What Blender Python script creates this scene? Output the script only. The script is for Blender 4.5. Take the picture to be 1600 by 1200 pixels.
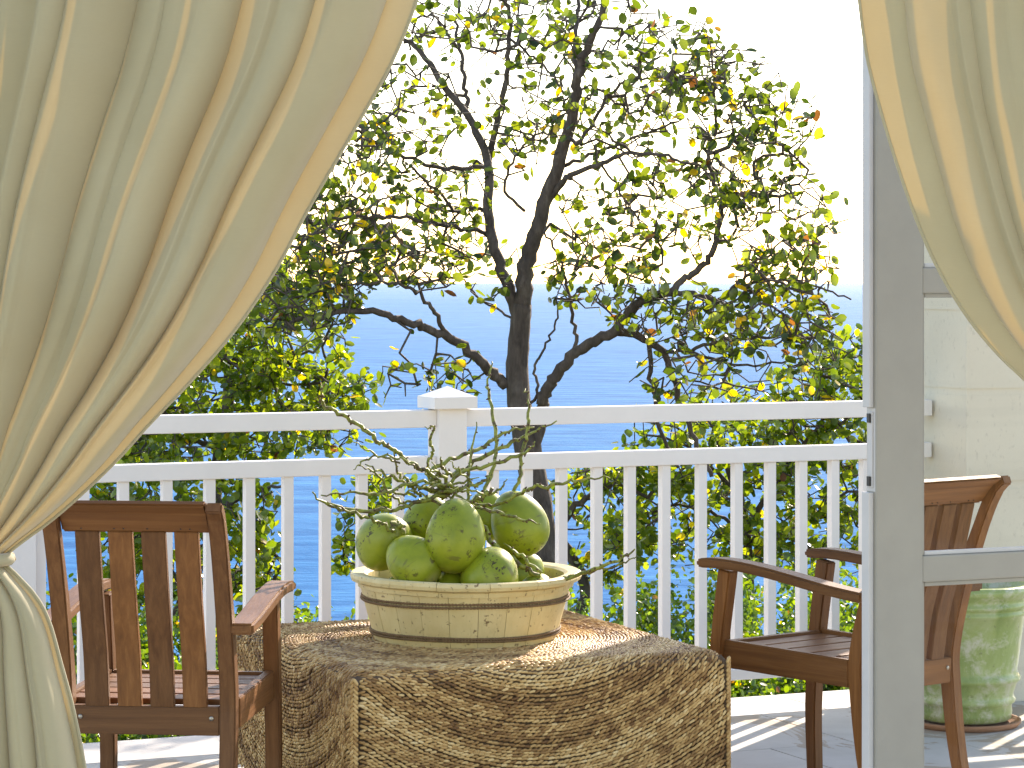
import bpy, bmesh, math, random
import numpy as np
from mathutils import Vector, Matrix, noise as mnoise
R = math.radians
sc = bpy.context.scene
for o in list(bpy.data.objects): bpy.data.objects.remove(o)
COL = sc.collection
# ------------------------------------------------------------------ camera, light, exposure
EYE = 1.5; FPX = 4275.0
cam = bpy.data.objects.new('camera', bpy.data.cameras.new('camera')); COL.objects.link(cam)
cam.location = (0, 0, EYE); cam.rotation_euler = (R(90), 0, 0)
cam.data.sensor_width = 36; cam.data.lens = FPX/1600*36; cam.data.shift_y = -0.1
cam.data.clip_start = 0.1; cam.data.clip_end = 60000
sc.camera = cam
SUN_AZ, SUN_EL = 26.8, 27.5
W = bpy.data.worlds.new('World'); sc.world = W; W.use_nodes = True
nt = W.node_tree; nt.nodes.clear()
sky = nt.nodes.new('ShaderNodeTexSky'); sky.sky_type = 'NISHITA'; sky.sun_disc = False
sky.sun_elevation = R(SUN_EL); sky.sun_rotation = R(SUN_AZ); sky.altitude = 30
sky.air_density = 1.0; sky.dust_density = 0.6; sky.ozone_density = 1.0
bg = nt.nodes.new('ShaderNodeBackground'); bg.inputs['Strength'].default_value = 0.15
wo = nt.nodes.new('ShaderNodeOutputWorld')
nt.links.new(sky.outputs[0], bg.inputs[0]); nt.links.new(bg.outputs[0], wo.inputs[0])
sun = bpy.data.objects.new('sun', bpy.data.lights.new('sun', 'SUN')); COL.objects.link(sun)
sun.data.energy = 3.6; sun.data.angle = R(0.53); sun.data.color = (1.0, 0.94, 0.85)
sd = Vector((math.sin(R(SUN_AZ))*math.cos(R(SUN_EL)), math.cos(R(SUN_AZ))*math.cos(R(SUN_EL)), math.sin(R(SUN_EL))))
sun.rotation_euler = sd.to_track_quat('Z', 'Y').to_euler(); sun.location = (0, 0, 30)
sc.view_settings.view_transform = 'Standard'; sc.view_settings.look = 'None'
sc.view_settings.gamma = 1.0; sc.view_settings.exposure = 1.55
sc.view_settings.use_white_balance = True; sc.view_settings.white_balance_temperature = 7500; sc.view_settings.white_balance_tint = 15
sc.view_settings.use_curve_mapping = False
sc.render.engine = 'CYCLES'
sc.cycles.max_bounces = 10; sc.cycles.transparent_max_bounces = 12; sc.cycles.diffuse_bounces = 5
rng = np.random.default_rng(7); random.seed(7)

# ------------------------------------------------------------------ helpers
def px(x, y, Y):
    """a point seen at photo pixel (x, y), Y metres away"""
    return Vector(((x-800)*Y/FPX, Y, EYE-(y-440)*Y/FPX))
def tag(o, label=None, cat=None, group=None, kind=None):
    if label: o['label'] = label
    if cat: o['category'] = cat
    if group: o['group'] = group
    if kind: o['kind'] = kind
    return o
def empty(name, loc=(0, 0, 0), rz=0, **k):
    o = bpy.data.objects.new(name, None); COL.objects.link(o)
    o.location = loc; o.rotation_euler = (0, 0, rz); o.empty_display_size = 0.1
    return tag(o, **k)
def obj(name, me, mat=None, parent=None, **k):
    o = bpy.data.objects.new(name, me); COL.objects.link(o)
    if mat is not None and len(me.materials) == 0: me.materials.append(mat)
    if parent: o.parent = parent
    return tag(o, **k)
def mesh_np(name, V, F, smooth=True, attrs=None):
    """V (n,3), F list of arrays all of the same vertex count or a ragged list"""
    me = bpy.data.meshes.new(name)
    V = np.asarray(V, np.float32)
    if isinstance(F, np.ndarray):
        nf, k = F.shape; loops = F.reshape(-1); starts = np.arange(nf)*k; tot = np.full(nf, k)
    else:
        tot = np.array([len(f) for f in F]); loops = np.concatenate([np.asarray(f) for f in F]); starts = np.concatenate([[0], np.cumsum(tot)[:-1]]); nf = len(F)
    me.vertices.add(len(V)); me.vertices.foreach_set('co', V.reshape(-1))
    me.loops.add(len(loops)); me.loops.foreach_set('vertex_index', loops.astype(np.int32))
    me.polygons.add(nf); me.polygons.foreach_set('loop_start', starts.astype(np.int32)); me.polygons.foreach_set('loop_total', tot.astype(np.int32))
    me.update(calc_edges=True)
    me.polygons.foreach_set('use_smooth', np.full(nf, smooth))
    if attrs:
        for n, a in attrs.items():
            at = me.attributes.new(n, 'FLOAT', 'POINT'); at.data.foreach_set('value', np.asarray(a, np.float32))
    me.validate(); return me
def bm_mesh(bm, name, smooth=False):
    me = bpy.data.meshes.new(name); bmesh.ops.recalc_face_normals(bm, faces=bm.faces); bm.to_mesh(me); bm.free()
    if smooth:
        for p in me.polygons: p.use_smooth = True
    return me
def box_bm(x0, x1, y0, y1, z0, z1, bev=0.0, bm=None):
    b = bmesh.new()
    bmesh.ops.create_cube(b, size=1)
    for v in b.verts: v.co = Vector(((x0+x1)/2+v.co.x*(x1-x0), (y0+y1)/2+v.co.y*(y1-y0), (z0+z1)/2+v.co.z*(z1-z0)))
    if bev: bmesh.ops.bevel(b, geom=list(b.edges), offset=bev, segments=2, affect='EDGES', profile=0.6)
    if bm is None: return b
    me = bpy.data.meshes.new('t'); b.to_mesh(me); b.free(); bm.from_mesh(me); bpy.data.meshes.remove(me); return bm
def box(name, x0, x1, y0, y1, z0, z1, mat, parent=None, bev=0.003, **k):
    return obj(name, bm_mesh(box_bm(x0, x1, y0, y1, z0, z1, bev), name), mat, parent, **k)
def prism(name, prof, axis, a0, a1, mat, parent=None, bev=0.003, **k):
    """prof: closed list of 2D points, extruded along axis ('x': prof=(y,z); 'y': prof=(x,z); 'z': prof=(x,y))"""
    b = bmesh.new()
    def P(p, a): return {'x': (a, p[0], p[1]), 'y': (p[0], a, p[1]), 'z': (p[0], p[1], a)}[axis]
    v0 = [b.verts.new(P(p, a0)) for p in prof]; v1 = [b.verts.new(P(p, a1)) for p in prof]
    b.faces.new(v0); b.faces.new(v1[::-1]); n = len(prof)
    for i in range(n): b.faces.new((v0[i], v0[(i+1) % n], v1[(i+1) % n], v1[i]))
    bmesh.ops.recalc_face_normals(b, faces=b.faces)
    if bev:
        es = [e for e in b.edges if len(e.link_faces) == 2 and e.calc_face_angle() > 0.5]
        bmesh.ops.bevel(b, geom=es, offset=bev, segments=2, affect='EDGES')
    return obj(name, bm_mesh(b, name), mat, parent, **k)
def ribbon_prof(pts, th):
    """closed outline of a strip of thickness th (number or list) about a 2D centre line"""
    pts = [Vector(p) for p in pts]; n = len(pts); L = []; Rr = []
    for i, p in enumerate(pts):
        d = (pts[min(i+1, n-1)]-pts[max(i-1, 0)]).normalized(); nn = Vector((-d.y, d.x)); t = (th[i] if isinstance(th, (list, tuple)) else th)/2
        L.append(p+nn*t); Rr.append(p-nn*t)
    return L+Rr[::-1]
def catmull(pts, n):
    P = [np.array(p, float) for p in pts]; P = [2*P[0]-P[1]]+P+[2*P[-1]-P[-2]]; out = []
    for i in range(1, len(P)-2):
        for k in range(n):
            t = k/n; a, b, c, d = P[i-1], P[i], P[i+1], P[i+2]
            out.append(0.5*((2*b)+(-a+c)*t+(2*a-5*b+4*c-d)*t*t+(-a+3*b-3*c+d)*t**3))
    out.append(P[-2]); return out
def tube(pts, rad, sides=8, wob=0.0, seed=0, V0=None, cap=True):
    """numpy tube: returns V, F(quads)"""
    pts = np.array([list(p) for p in pts], float); n = len(pts); rad = np.asarray(rad, float)*np.ones(n)
    V = []; up = np.array([0.13, 0.2, 0.97])
    rr = np.random.default_rng(seed)
    prev = None
    for i in range(n):
        d = pts[min(i+1, n-1)]-pts[max(i-1, 0)]; d /= np.linalg.norm(d)+1e-9
        a = prev if prev is not None else np.cross(d, up)
        a = a-d*np.dot(a, d)
        if np.linalg.norm(a) < 1e-4: a = np.cross(d, [1, 0, 0])
        a /= np.linalg.norm(a); prev = a; b = np.cross(d, a)
        for k in range(sides):
            t = 2*math.pi*k/sides; q = rad[i]*(1+wob*(rr.random()-.5))
            V.append(pts[i]+q*(a*math.cos(t)+b*math.sin(t)))
    F = []
    for i in range(n-1):
        for k in range(sides):
            k2 = (k+1) % sides
            F.append((i*sides+k, i*sides+k2, (i+1)*sides+k2, (i+1)*sides+k))
    if cap and sides >= 3:
        F.append(tuple(range(sides))[::-1]); F.append(tuple((n-1)*sides+k for k in range(sides)))
    return V, F
class MB:
    def __init__(s): s.V = []; s.F = []
    def add(s, VF):
        n = len(s.V); s.V += list(VF[0]); s.F += [tuple(i+n for i in f) for f in VF[1]]
    def mesh(s, name, smooth=True): return mesh_np(name, np.array(s.V), s.F, smooth)
def lathe(prof, seg=64, wob=None):
    """prof [(r,z)...] -> V,F open surface"""
    V = []; F = []; n = len(prof)
    for i, (r, z) in enumerate(prof):
        for k in range(seg):
            a = 2*math.pi*k/seg; q = 1+(wob(a, z) if wob else 0); V.append((r*q*math.cos(a), r*q*math.sin(a), z))
    for i in range(n-1):
        for k in range(seg):
            k2 = (k+1) % seg; F.append((i*seg+k, i*seg+k2, (i+1)*seg+k2, (i+1)*seg+k))
    return V, F

# ------------------------------------------------------------------ materials
class Mat:
    def __init__(s, name):
        s.m = bpy.data.materials.new(name); s.m.use_nodes = True; s.t = s.m.node_tree; s.p = s.t.nodes['Principled BSDF']; s.out = s.t.nodes['Material Output']
    def n(s, typ, **k):
        nd = s.t.nodes.new(typ)
        for a, v in k.items():
            if a.startswith('i_'):
                nd.inputs[a[2:].replace('_', ' ')].default_value = v
            else: setattr(nd, a, v)
        return nd
    def l(s, a, b): s.t.links.new(a, b)
    def coord(s, scale=(1, 1, 1), kind='Object', rot=(0, 0, 0)):
        c = s.n('ShaderNodeTexCoord'); mp = s.n('ShaderNodeMapping'); mp.inputs['Scale'].default_value = scale; mp.inputs['Rotation'].default_value = rot
        s.l(c.outputs[kind], mp.inputs[0]); return mp.outputs[0]
    def noise(s, vec, scale, detail=4, rough=0.55, dist=0):
        n = s.n('ShaderNodeTexNoise'); n.inputs['Scale'].default_value = scale; n.inputs['Detail'].default_value = detail
        n.inputs['Roughness'].default_value = rough; n.inputs['Distortion'].default_value = dist
        if vec is not None: s.l(vec, n.inputs['Vector'])
        return n.outputs['Fac']
    def ramp(s, fac, stops, interp='LINEAR'):
        r = s.n('ShaderNodeValToRGB'); r.color_ramp.interpolation = interp; e = r.color_ramp.elements
        while len(e) < len(stops): e.new(0.5)
        for i, (p, c) in enumerate(stops):
            e[i].position = p; e[i].color = (*c, 1) if not isinstance(c, float) else (c, c, c, 1)
        s.l(fac, r.inputs[0]); return r.outputs[0]
    def mix(s, fac, a, b, mode='MIX'):
        m = s.n('ShaderNodeMix'); m.data_type = 'RGBA'; m.blend_type = mode
        for sock, v in ((m.inputs[0], fac), (m.inputs[6], a), (m.inputs[7], b)):
            if isinstance(v, bpy.types.NodeSocket): s.l(v, sock)
            elif isinstance(v, (int, float)): sock.default_value = v
            else: sock.default_value = (*v, 1)
        return m.outputs[2]
    def math(s, op, a, b=0.0, c=None):
        m = s.n('ShaderNodeMath'); m.operation = op
        for i, v in enumerate((a, b) if c is None else (a, b, c)):
            if isinstance(v, bpy.types.NodeSocket): s.l(v, m.inputs[i])
            else: m.inputs[i].default_value = v
        return m.outputs[0]
    def bump(s, h, strength=0.3, dist=0.01):
        b = s.n('ShaderNodeBump'); b.inputs['Strength'].default_value = strength; b.inputs['Distance'].default_value = dist
        s.l(h, b.inputs['Height']); s.l(b.outputs[0], s.p.inputs['Normal']); return b.outputs[0]
    def base(s, v):
        if isinstance(v, bpy.types.NodeSocket): s.l(v, s.p.inputs['Base Color'])
        else: s.p.inputs['Base Color'].default_value = (*v, 1)
    def rough(s, v):
        if isinstance(v, bpy.types.NodeSocket): s.l(v, s.p.inputs['Roughness'])
        else: s.p.inputs['Roughness'].default_value = v

def mat_wood(axis):
    M = Mat('oiled_hardwood_'+axis)
    k = .9; sc_ = {'x': (k, 26, 26), 'y': (26, k, 26), 'z': (26, 26, k)}[axis]
    v = M.coord(sc_)
    oi = M.n('ShaderNodeObjectInfo')
    off = M.n('ShaderNodeVectorMath'); off.operation = 'ADD'; M.l(v, off.inputs[0])
    cmb = M.n('ShaderNodeCombineXYZ'); rr = M.math('MULTIPLY', oi.outputs['Random'], 37.0)
    for i in range(3): M.l(rr, cmb.inputs[i])
    M.l(cmb.outputs[0], off.inputs[1])
    g = M.noise(off.outputs[0], 2.4, 6, .6, .5); g2 = M.noise(off.outputs[0], 14, 4, .7)
    c = M.ramp(g, [(.22, (.110, .045, .014)), (.5, (.185, .080, .025)), (.78, (.265, .125, .044))])
    c = M.mix(M.math('MULTIPLY', g2, .4), c, (.07, .025, .011), 'MIX')
    tint = M.ramp(oi.outputs['Random'], [(0, (.72, .70, .72)), (.5, (1, .96, .92)), (1, (1.25, 1.15, .98))])
    c = M.mix(1.0, c, tint, 'MULTIPLY'); M.base(c)
    M.p.inputs['Specular IOR Level'].default_value = .3; M.rough(M.ramp(g2, [(.3, .42), (.8, .6)])); M.bump(g2, .25, .0015); return M.m
WOOD = {a: mat_wood(a) for a in 'xyz'}

def mat_paint(name, col, rough=.4, var=.05, bump=.1, scale=9, dirt=None):
    M = Mat(name); v = M.coord()
    n = M.noise(v, scale, 5, .6); n2 = M.noise(v, scale*14, 3, .6)
    c = M.ramp(n, [(.3, tuple(x*(1-var) for x in col)), (.7, tuple(min(1, x*(1+var*.5)) for x in col))])
    if dirt is not None:
        d = M.noise(v, scale*2.7, 8, .75, .4); c = M.mix(M.ramp(d, [(.6, 0.0), (.78, .55)]), c, dirt)
    M.base(c); M.rough(rough); M.bump(n2, bump, .002); return M.m
WHITE = mat_paint('white_rail_paint', (.74, .71, .69), .42, .04)
DOORP = mat_paint('grey_green_door_paint', (.31, .30, .262), .45, .06, .15)
DOORE = mat_paint('white_door_edge_and_lit_bead', (.52, .52, .52), .45, .05)
BLACK = mat_paint('black_metal', (.02, .02, .02), .4, .1)
def mat_metal(name, col, r):
    M = Mat(name); M.base(col); M.rough(r); M.p.inputs['Metallic'].default_value = 1; return M.m
BRASS = mat_metal('brass', (.75, .55, .25), .35)
STEEL = mat_metal('aged_screw_steel', (.45, .42, .36), .4)

def mat_fabric():
    M = Mat('curtain_cotton'); v = M.coord()
    n = M.noise(v, 3.0, 4, .6); w1 = M.n('ShaderNodeTexWave'); w1.wave_type = 'BANDS'; w1.bands_direction = 'Z'
    w1.inputs['Scale'].default_value = 260; w1.inputs['Distortion'].default_value = 1.2; M.l(v, w1.inputs['Vector'])
    fine = M.noise(M.coord((60, 60, 420)), 1.0, 3, .7)
    c = M.ramp(n, [(.3, (.385, .335, .195)), (.7, (.435, .385, .235))]); c = M.mix(M.math('MULTIPLY', fine, .18), c, (.24, .215, .145))
    M.base(c); M.rough(.85); M.p.inputs['Sheen Weight'].default_value = .25
    M.bump(M.math('ADD', w1.outputs['Fac'], fine), .18, .0012)
    tr = M.n('ShaderNodeBsdfTranslucent'); tr.inputs[0].default_value = (.95, .50, .05, 1)
    mx = M.n('ShaderNodeMixShader'); mx.inputs[0].default_value = .055
    M.l(M.p.outputs[0], mx.inputs[1]); M.l(tr.outputs[0], mx.inputs[2]); M.l(mx.outputs[0], M.out.inputs[0]); return M.m
FABRIC = mat_fabric()

def mat_straw():
    M = Mat('woven_seagrass')
    a = M.n('ShaderNodeAttribute'); a.attribute_name = 'tint'; v = M.coord()
    band = M.noise(M.coord((1, 1, 1)), 3.2, 3, .6)
    f = M.math('ADD', M.math('MULTIPLY', a.outputs['Fac'], .75), M.math('MULTIPLY', M.math('SUBTRACT', band, .5), .36))
    c = M.ramp(f, [(.08, (.15, .070, .024)), (.32, (.41, .235, .085)), (.55, (.69, .46, .19)), (.85, (.92, .72, .39))])
    st = M.noise(M.coord((1, 1, 1)), 420, 2, .5); c = M.mix(M.math('MULTIPLY', st, .35), c, (.22, .14, .08)); M.p.inputs['Specular IOR Level'].default_value = .2
    M.base(c); M.rough(.48); M.bump(st, .3, .001); return M.m
STRAW = mat_straw()
STRAWB = mat_paint('straw_backing', (.10, .062, .035), .9, .2)

def mat_cream():
    M = Mat('distressed_cream_paint'); v = M.coord()
    n = M.noise(v, 9, 5, .6); g = M.noise(M.coord((30, 30, 3)), 3, 5, .7)
    oi = M.n('ShaderNodeObjectInfo')
    c = M.ramp(n, [(.3, (.62, .50, .23)), (.7, (.74, .63, .34))])
    c = M.mix(M.ramp(g, [(.55, 0.0), (.8, .45)]), c, (.40, .30, .14))
    sp = M.noise(v, 55, 3, .65, .3); c = M.mix(M.ramp(sp, [(.62, 0.0), (.68, .85)]), c, (.16, .09, .04))
    c = M.mix(1, c, M.ramp(oi.outputs['Random'], [(0, (.93, .92, .9)), (1, (1.04, 1.03, 1.0))]), 'MULTIPLY')
    M.base(c); M.rough(.5); M.bump(g, .25, .002); return M.m
CREAM = mat_cream()
ROPE = mat_paint('twisted_wire_rope', (.21, .13, .06), .7, .3, .5, 60)

def mat_coconut():
    M = Mat('green_coconut_husk'); v = M.coord(); oi = M.n('ShaderNodeObjectInfo')
    add = M.n('ShaderNodeVectorMath'); add.operation = 'ADD'; M.l(v, add.inputs[0]); cm = M.n('ShaderNodeCombineXYZ'); r9 = M.math('MULTIPLY', oi.outputs['Random'], 9.0)
    M.l(r9, cm.inputs[0]); M.l(r9, cm.inputs[1]); M.l(cm.outputs[0], add.inputs[1]); v = add.outputs[0]
    n = M.noise(v, 9, 4, .6)
    c = M.ramp(n, [(.3, (.14, .19, .008)), (.55, (.25, .30, .014)), (.8, (.35, .385, .035))])
    fib = M.noise(M.coord((90, 90, 6)), 1.0, 3, .6); c = M.mix(M.math('MULTIPLY', fib, .22), c, (.26, .27, .05)); M.p.inputs['Specular IOR Level'].default_value = .35
    sp = M.noise(v, 70, 4, .7); msk = M.noise(v, 8, 2, .5)
    k = M.math('MULTIPLY', M.ramp(sp, [(.56, 0.0), (.60, 1.0)]), M.ramp(msk, [(.50, 0.0), (.58, 1.0)]))
    c = M.mix(k, c, (.045, .028, .012))
    sc2 = M.noise(M.coord((14, 14, 60), rot=(0.5, .3, 0)), 1.0, 4, .6, .6); c = M.mix(M.ramp(sc2, [(.60, 0.0), (.68, .6)]), c, (.12, .095, .025))
    vo = M.n('ShaderNodeTexVoronoi'); vo.inputs['Scale'].default_value = 17; dv = M.noise(v, 30, 3, .6); 
    am = M.n('ShaderNodeVectorMath'); am.operation = 'MULTIPLY_ADD'; am.inputs[1].default_value = (.03, .03, .03); cb = M.n('ShaderNodeCombineXYZ'); M.l(dv, cb.inputs[0]); M.l(n, cb.inputs[2]); M.l(cb.outputs[0], am.inputs[0]); M.l(v, am.inputs[2]); M.l(am.outputs[0], vo.inputs['Vector'])
    sc3 = M.math('MULTIPLY', M.ramp(vo.outputs['Distance'], [(.16, 1.0), (.24, 0.0)]), M.ramp(M.noise(v, 60, 3, .7), [(.47, 0.0), (.53, 1.0)])); c = M.mix(M.math('MULTIPLY', sc3, .75), c, (.06, .04, .014))
    at = M.n('ShaderNodeAttribute'); at.attribute_name = 'ends'
    c = M.mix(M.math('MULTIPLY', at.outputs['Fac'], .6), c, (.42, .40, .16)); 
    M.base(c); M.rough(M.ramp(sp, [(.3, .27), (.7, .42)])); M.bump(fib, .06, .002); return M.m
COCO = mat_coconut()
STALK = None
def mat_stalk():
    M = Mat('coconut_stalk_fibre'); v = M.coord()
    n = M.noise(v, 38, 6, .7); c = M.ramp(n, [(.40, (.085, .055, .018)), (.48, (.15, .17, .022)), (.60, (.26, .28, .04)), (.72, (.40, .37, .10))])
    M.base(c); M.rough(.55); M.bump(n, .3, .002); return M.m
STALK = mat_stalk()
NODE = mat_paint('dried_flower_scar', (.10, .055, .025), .75, .3)

def mat_bark():
    M = Mat('rough_grey_brown_bark'); v = M.coord((9, 9, 2.5))
    n = M.noise(v, 3, 7, .7, .4); n2 = M.noise(M.coord(), 6, 3, .6)
    c = M.ramp(n, [(.3, (.035, .026, .022)), (.55, (.085, .066, .055)), (.75, (.17, .145, .125))])
    c = M.mix(M.ramp(n2, [(.55, 0.0), (.75, .5)]), c, (.20, .18, .16))
    M.base(c); M.rough(.85); M.bump(n, .8, .012); return M.m
BARK = mat_bark()

def mat_leaf(name, dark, mid, bright, yellow=.06, brown=.02, gloss=.24, trans=.55):
    M = Mat(name); a = M.n('ShaderNodeAttribute'); a.attribute_name = 'tint'
    y0 = 1-yellow-brown; y1 = 1-brown
    c = M.ramp(a.outputs['Fac'], [(0, dark), (y0*.55, mid), (y0*.97, bright), (y0+.004, (.50, .36, .03)), (y1-.004, (.62, .40, .02)), (min(.999, y1+.002), (.13, .055, .035))])
    M.base(c); M.rough(gloss); M.p.inputs['Specular IOR Level'].default_value = .9
    tr = M.n('ShaderNodeBsdfTranslucent')
    tc = M.mix(1, c, (2.3, 2.1, .5), 'MULTIPLY'); M.l(tc, tr.inputs[0])
    mx = M.n('ShaderNodeMixShader'); mx.inputs[0].default_value = trans
    M.l(M.p.outputs[0], mx.inputs[1]); M.l(tr.outputs[0], mx.inputs[2]); M.l(mx.outputs[0], M.out.inputs[0]); return M.m
LEAF = mat_leaf('seagrape_leaf', (.018, .038, .014), (.065, .105, .020), (.17, .22, .03), .05, .03)
LEAF2 = mat_leaf('glossy_shrub_leaf', (.035, .075, .016), (.11, .175, .020), (.22, .28, .03), .02, .012)
LEAF3 = mat_leaf('small_hedge_leaf', (.03, .07, .010), (.095, .18, .018), (.18, .28, .025), .01, .004, .35, .45)

def mat_wall():
    M = Mat('beige_stone_wall'); v = M.coord()
    n = M.noise(v, 1.7, 5, .6); s = M.noise(M.coord((1, 1, .6)), 62, 4, .7)
    c = M.ramp(n, [(.3, (.64, .575, .465)), (.7, (.71, .65, .53))])
    c = M.mix(M.ramp(s, [(.58, 0.0), (.70, .45)]), c, (.42, .37, .30)); c = M.mix(M.ramp(M.noise(M.coord((.3, .3, 9)), 1.2, 3, .6), [(.5, 0.0), (.7, .25)]), c, (.45, .41, .33))
    M.base(c); M.rough(.85); M.bump(s, .35, .004); return M.m
WALLM = mat_wall()
def mat_tile():
    M = Mat('pale_coral_stone'); v = M.coord(); oi = M.n('ShaderNodeObjectInfo')
    n = M.noise(v, 2.3, 6, .65, .3); s = M.noise(v, 60, 4, .7)
    c = M.ramp(n, [(.3, (.40, .375, .335)), (.7, (.50, .48, .44))]); c = M.mix(M.ramp(s, [(.58, 0.0), (.75, .4)]), c, (.36, .32, .27))
    st = M.noise(M.coord((1, 1, 1)), 1.9, 6, .62, .8); c = M.mix(M.ramp(st, [(.545, 0.0), (.565, .75)]), c, (.30, .225, .15))
    c = M.mix(1, c, M.ramp(oi.outputs['Random'], [(0, (.92, .92, .92)), (1, (1.04, 1.03, 1.02))]), 'MULTIPLY')
    M.base(c); M.rough(.7); M.bump(s, .2, .002); return M.m
TILE = mat_tile()
def mat_coping():
    M = Mat('white_coping_stone'); v = M.coord()
    n = M.noise(v, 4, 5, .65); s = M.noise(v, 50, 4, .7)
    c = M.ramp(n, [(.3, (.40, .385, .36)), (.7, (.47, .46, .44))]); c = M.mix(M.ramp(s, [(.62, 0.0), (.75, .3)]), c, (.42, .39, .33))
    M.base(c); M.rough(.7); M.bump(s, .2, .002); return M.m
COPING = mat_coping()
GROUT = mat_paint('grey_grout', (.30, .28, .25), .9, .15)
def mat_soil():
    M = Mat('hillside_soil'); v = M.coord(); n = M.noise(v, .8, 8, .7)
    M.base(M.ramp(n, [(.3, (.035, .04, .015)), (.7, (.09, .085, .035))])); M.rough(.95); return M.m
SOIL = mat_soil()
def mat_sea():
    M = Mat('sea_water')
    a = M.noise(M.coord((.055, .16, 1)), 1.0, 6, .62); b = M.noise(M.coord((.35, .9, 1)), 1.0, 5, .65); big = M.noise(M.coord((.002, .006, 1)), 1.0, 4, .6)
    c = M.ramp(big, [(.3, (.036, .150, .335)), (.7, (.050, .180, .38))])
    tx = M.ramp(a, [(.35, (.66, .74, .82)), (.65, (1.4, 1.3, 1.2))]); c = M.mix(1, c, tx, 'MULTIPLY')
    h = M.math('ADD', M.math('MULTIPLY', a, 1.0), M.math('MULTIPLY', b, .30)); nb = M.bump(h, 1.0, 1.0)
    df = M.n('ShaderNodeBsdfDiffuse'); M.l(c, df.inputs[0]); M.l(nb, df.inputs['Normal'])
    gl = M.n('ShaderNodeBsdfGlossy'); gl.inputs['Roughness'].default_value = .22; M.l(nb, gl.inputs['Normal'])
    lw = M.n('ShaderNodeLayerWeight'); lw.inputs[0].default_value = .5
    f = M.ramp(lw.outputs['Facing'], [(.90, .03), (.972, .09), (.994, .14), (1.0, .24)])
    mx = M.n('ShaderNodeMixShader'); M.l(f, mx.inputs[0]); M.l(df.outputs[0], mx.inputs[1]); M.l(gl.outputs[0], mx.inputs[2]); M.l(mx.outputs[0], M.out.inputs[0]); return M.m
SEA = mat_sea()
def mat_glaze():
    M = Mat('green_glazed_terracotta'); v = M.coord()
    n = M.noise(M.coord((6, 6, 2.5)), 1.6, 6, .65, .5); d = M.noise(v, 14, 6, .75, .3)
    c = M.ramp(n, [(.3, (.18, .27, .055)), (.55, (.30, .38, .12)), (.75, (.42, .48, .24))])
    c = M.mix(M.ramp(d, [(.50, 0.0), (.66, .85)]), c, (.55, .54, .42)); c = M.mix(M.ramp(M.noise(v, 40, 5, .7), [(.62, 0.0), (.68, .6)]), c, (.14, .15, .06))
    M.base(c); M.rough(.28); M.bump(d, .25, .004); return M.m
GLAZE = mat_glaze()
TERRA = mat_paint('terracotta', (.36, .17, .085), .8, .2, .3, 12, (.25, .2, .15))
def mat_glass():
    M = Mat('window_glass'); M.base((1, 1, 1)); M.rough(.0); M.p.inputs['IOR'].default_value = 1.45
    g = M.n('ShaderNodeBsdfGlossy'); g.inputs['Roughness'].default_value = .02; t = M.n('ShaderNodeBsdfTransparent'); t.inputs[0].default_value = (.95, .96, .95, 1)
    f = M.n('ShaderNodeFresnel'); f.inputs[0].default_value = 1.22; mx = M.n('ShaderNodeMixShader')
    M.l(f.outputs[0], mx.inputs[0]); M.l(t.outputs[0], mx.inputs[1]); M.l(g.outputs[0], mx.inputs[2]); M.l(mx.outputs[0], M.out.inputs[0]); return M.m
GLASS = mat_glass()

# ------------------------------------------------------------------ sea, hillside
def sheet(name, x0, x1, y0, y1, z, mat, nx=2, ny=2):
    V = [(x0+(x1-x0)*i/(nx-1), y0+(y1-y0)*j/(ny-1), z) for j in range(ny) for i in range(nx)]
    F = [(j*nx+i, j*nx+i+1, (j+1)*nx+i+1, (j+1)*nx+i) for j in range(ny-1) for i in range(nx-1)]
    return obj(name, mesh_np(name, np.array(V), F, False), mat, kind='structure')
SEAZ = -26.0
sheet('sea', -30000, 30000, -60, 40000, SEAZ, SEA)
def hill():
    xs = np.linspace(-40, 40, 81); ys = np.concatenate([np.linspace(-6, 9.6, 8), np.linspace(10, 30, 41), np.linspace(32, 75, 20)]); V = []
    for y in ys:
        for x in xs:
            yy = y-.445*x*0.5 if abs(x) < 10 else y-.445*math.copysign(5, x)
            if yy < 16: z = -1.55
            else: z = -1.55-(yy-16)*.62
            z += .25*mnoise.noise(Vector((x*.35, y*.35, 0)))
            V.append((x, y, z))
    nx = len(xs); F = [(j*nx+i, j*nx+i+1, (j+1)*nx+i+1, (j+1)*nx+i) for j in range(len(ys)-1) for i in range(nx-1)]
    return obj('hillside', mesh_np('hillside', np.array(V), F), SOIL, kind='structure')
hill()

# ------------------------------------------------------------------ terrace floor. rail frame: u along the railing, w away from the camera
TH = math.atan(.445); CU, SU = math.cos(TH), math.sin(TH)
R0 = 9.227
def rail_pt(u, w, z): return Vector((u*CU-w*SU, R0+u*SU+w*CU, z))
FRAME = Matrix.Translation((0, R0, 0)) @ Matrix.Rotation(TH, 4, 'Z')
EDGE = (9.51-R0)*CU      # outer edge of the deck beyond the railing
deck = empty('terrace', (0, R0, 0), TH, kind='structure')
box('slab', -7, 5, -12, EDGE-.006, -.30, -.007, GROUT, deck, .004)
cu = -6.9
k = 0
while cu < 5:
    L = .92+.1*((k*7) % 3); box('coping_stone', cu+.002, min(cu+L, 5)-.002, EDGE-.37, EDGE, -.0065, 0.0, COPING, deck, .0025); cu += L; k += 1
T = .62
for j in range(9):
    w1 = EDGE-.374-j*T; w0 = w1-T
    for i in range(-8, 7):
        u0 = i*T-.35+.31*(j % 2)
        box('paving_tile', u0+.002, u0+T-.002, w0+.002, w1-.002, -.0065, -.0005*((i*3+j) % 2), TILE, deck, .0015)
box('paving_slab', -7, 5, -12, EDGE-.374-9*T, -.0065, -.0005, TILE, deck, .0015)

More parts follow.
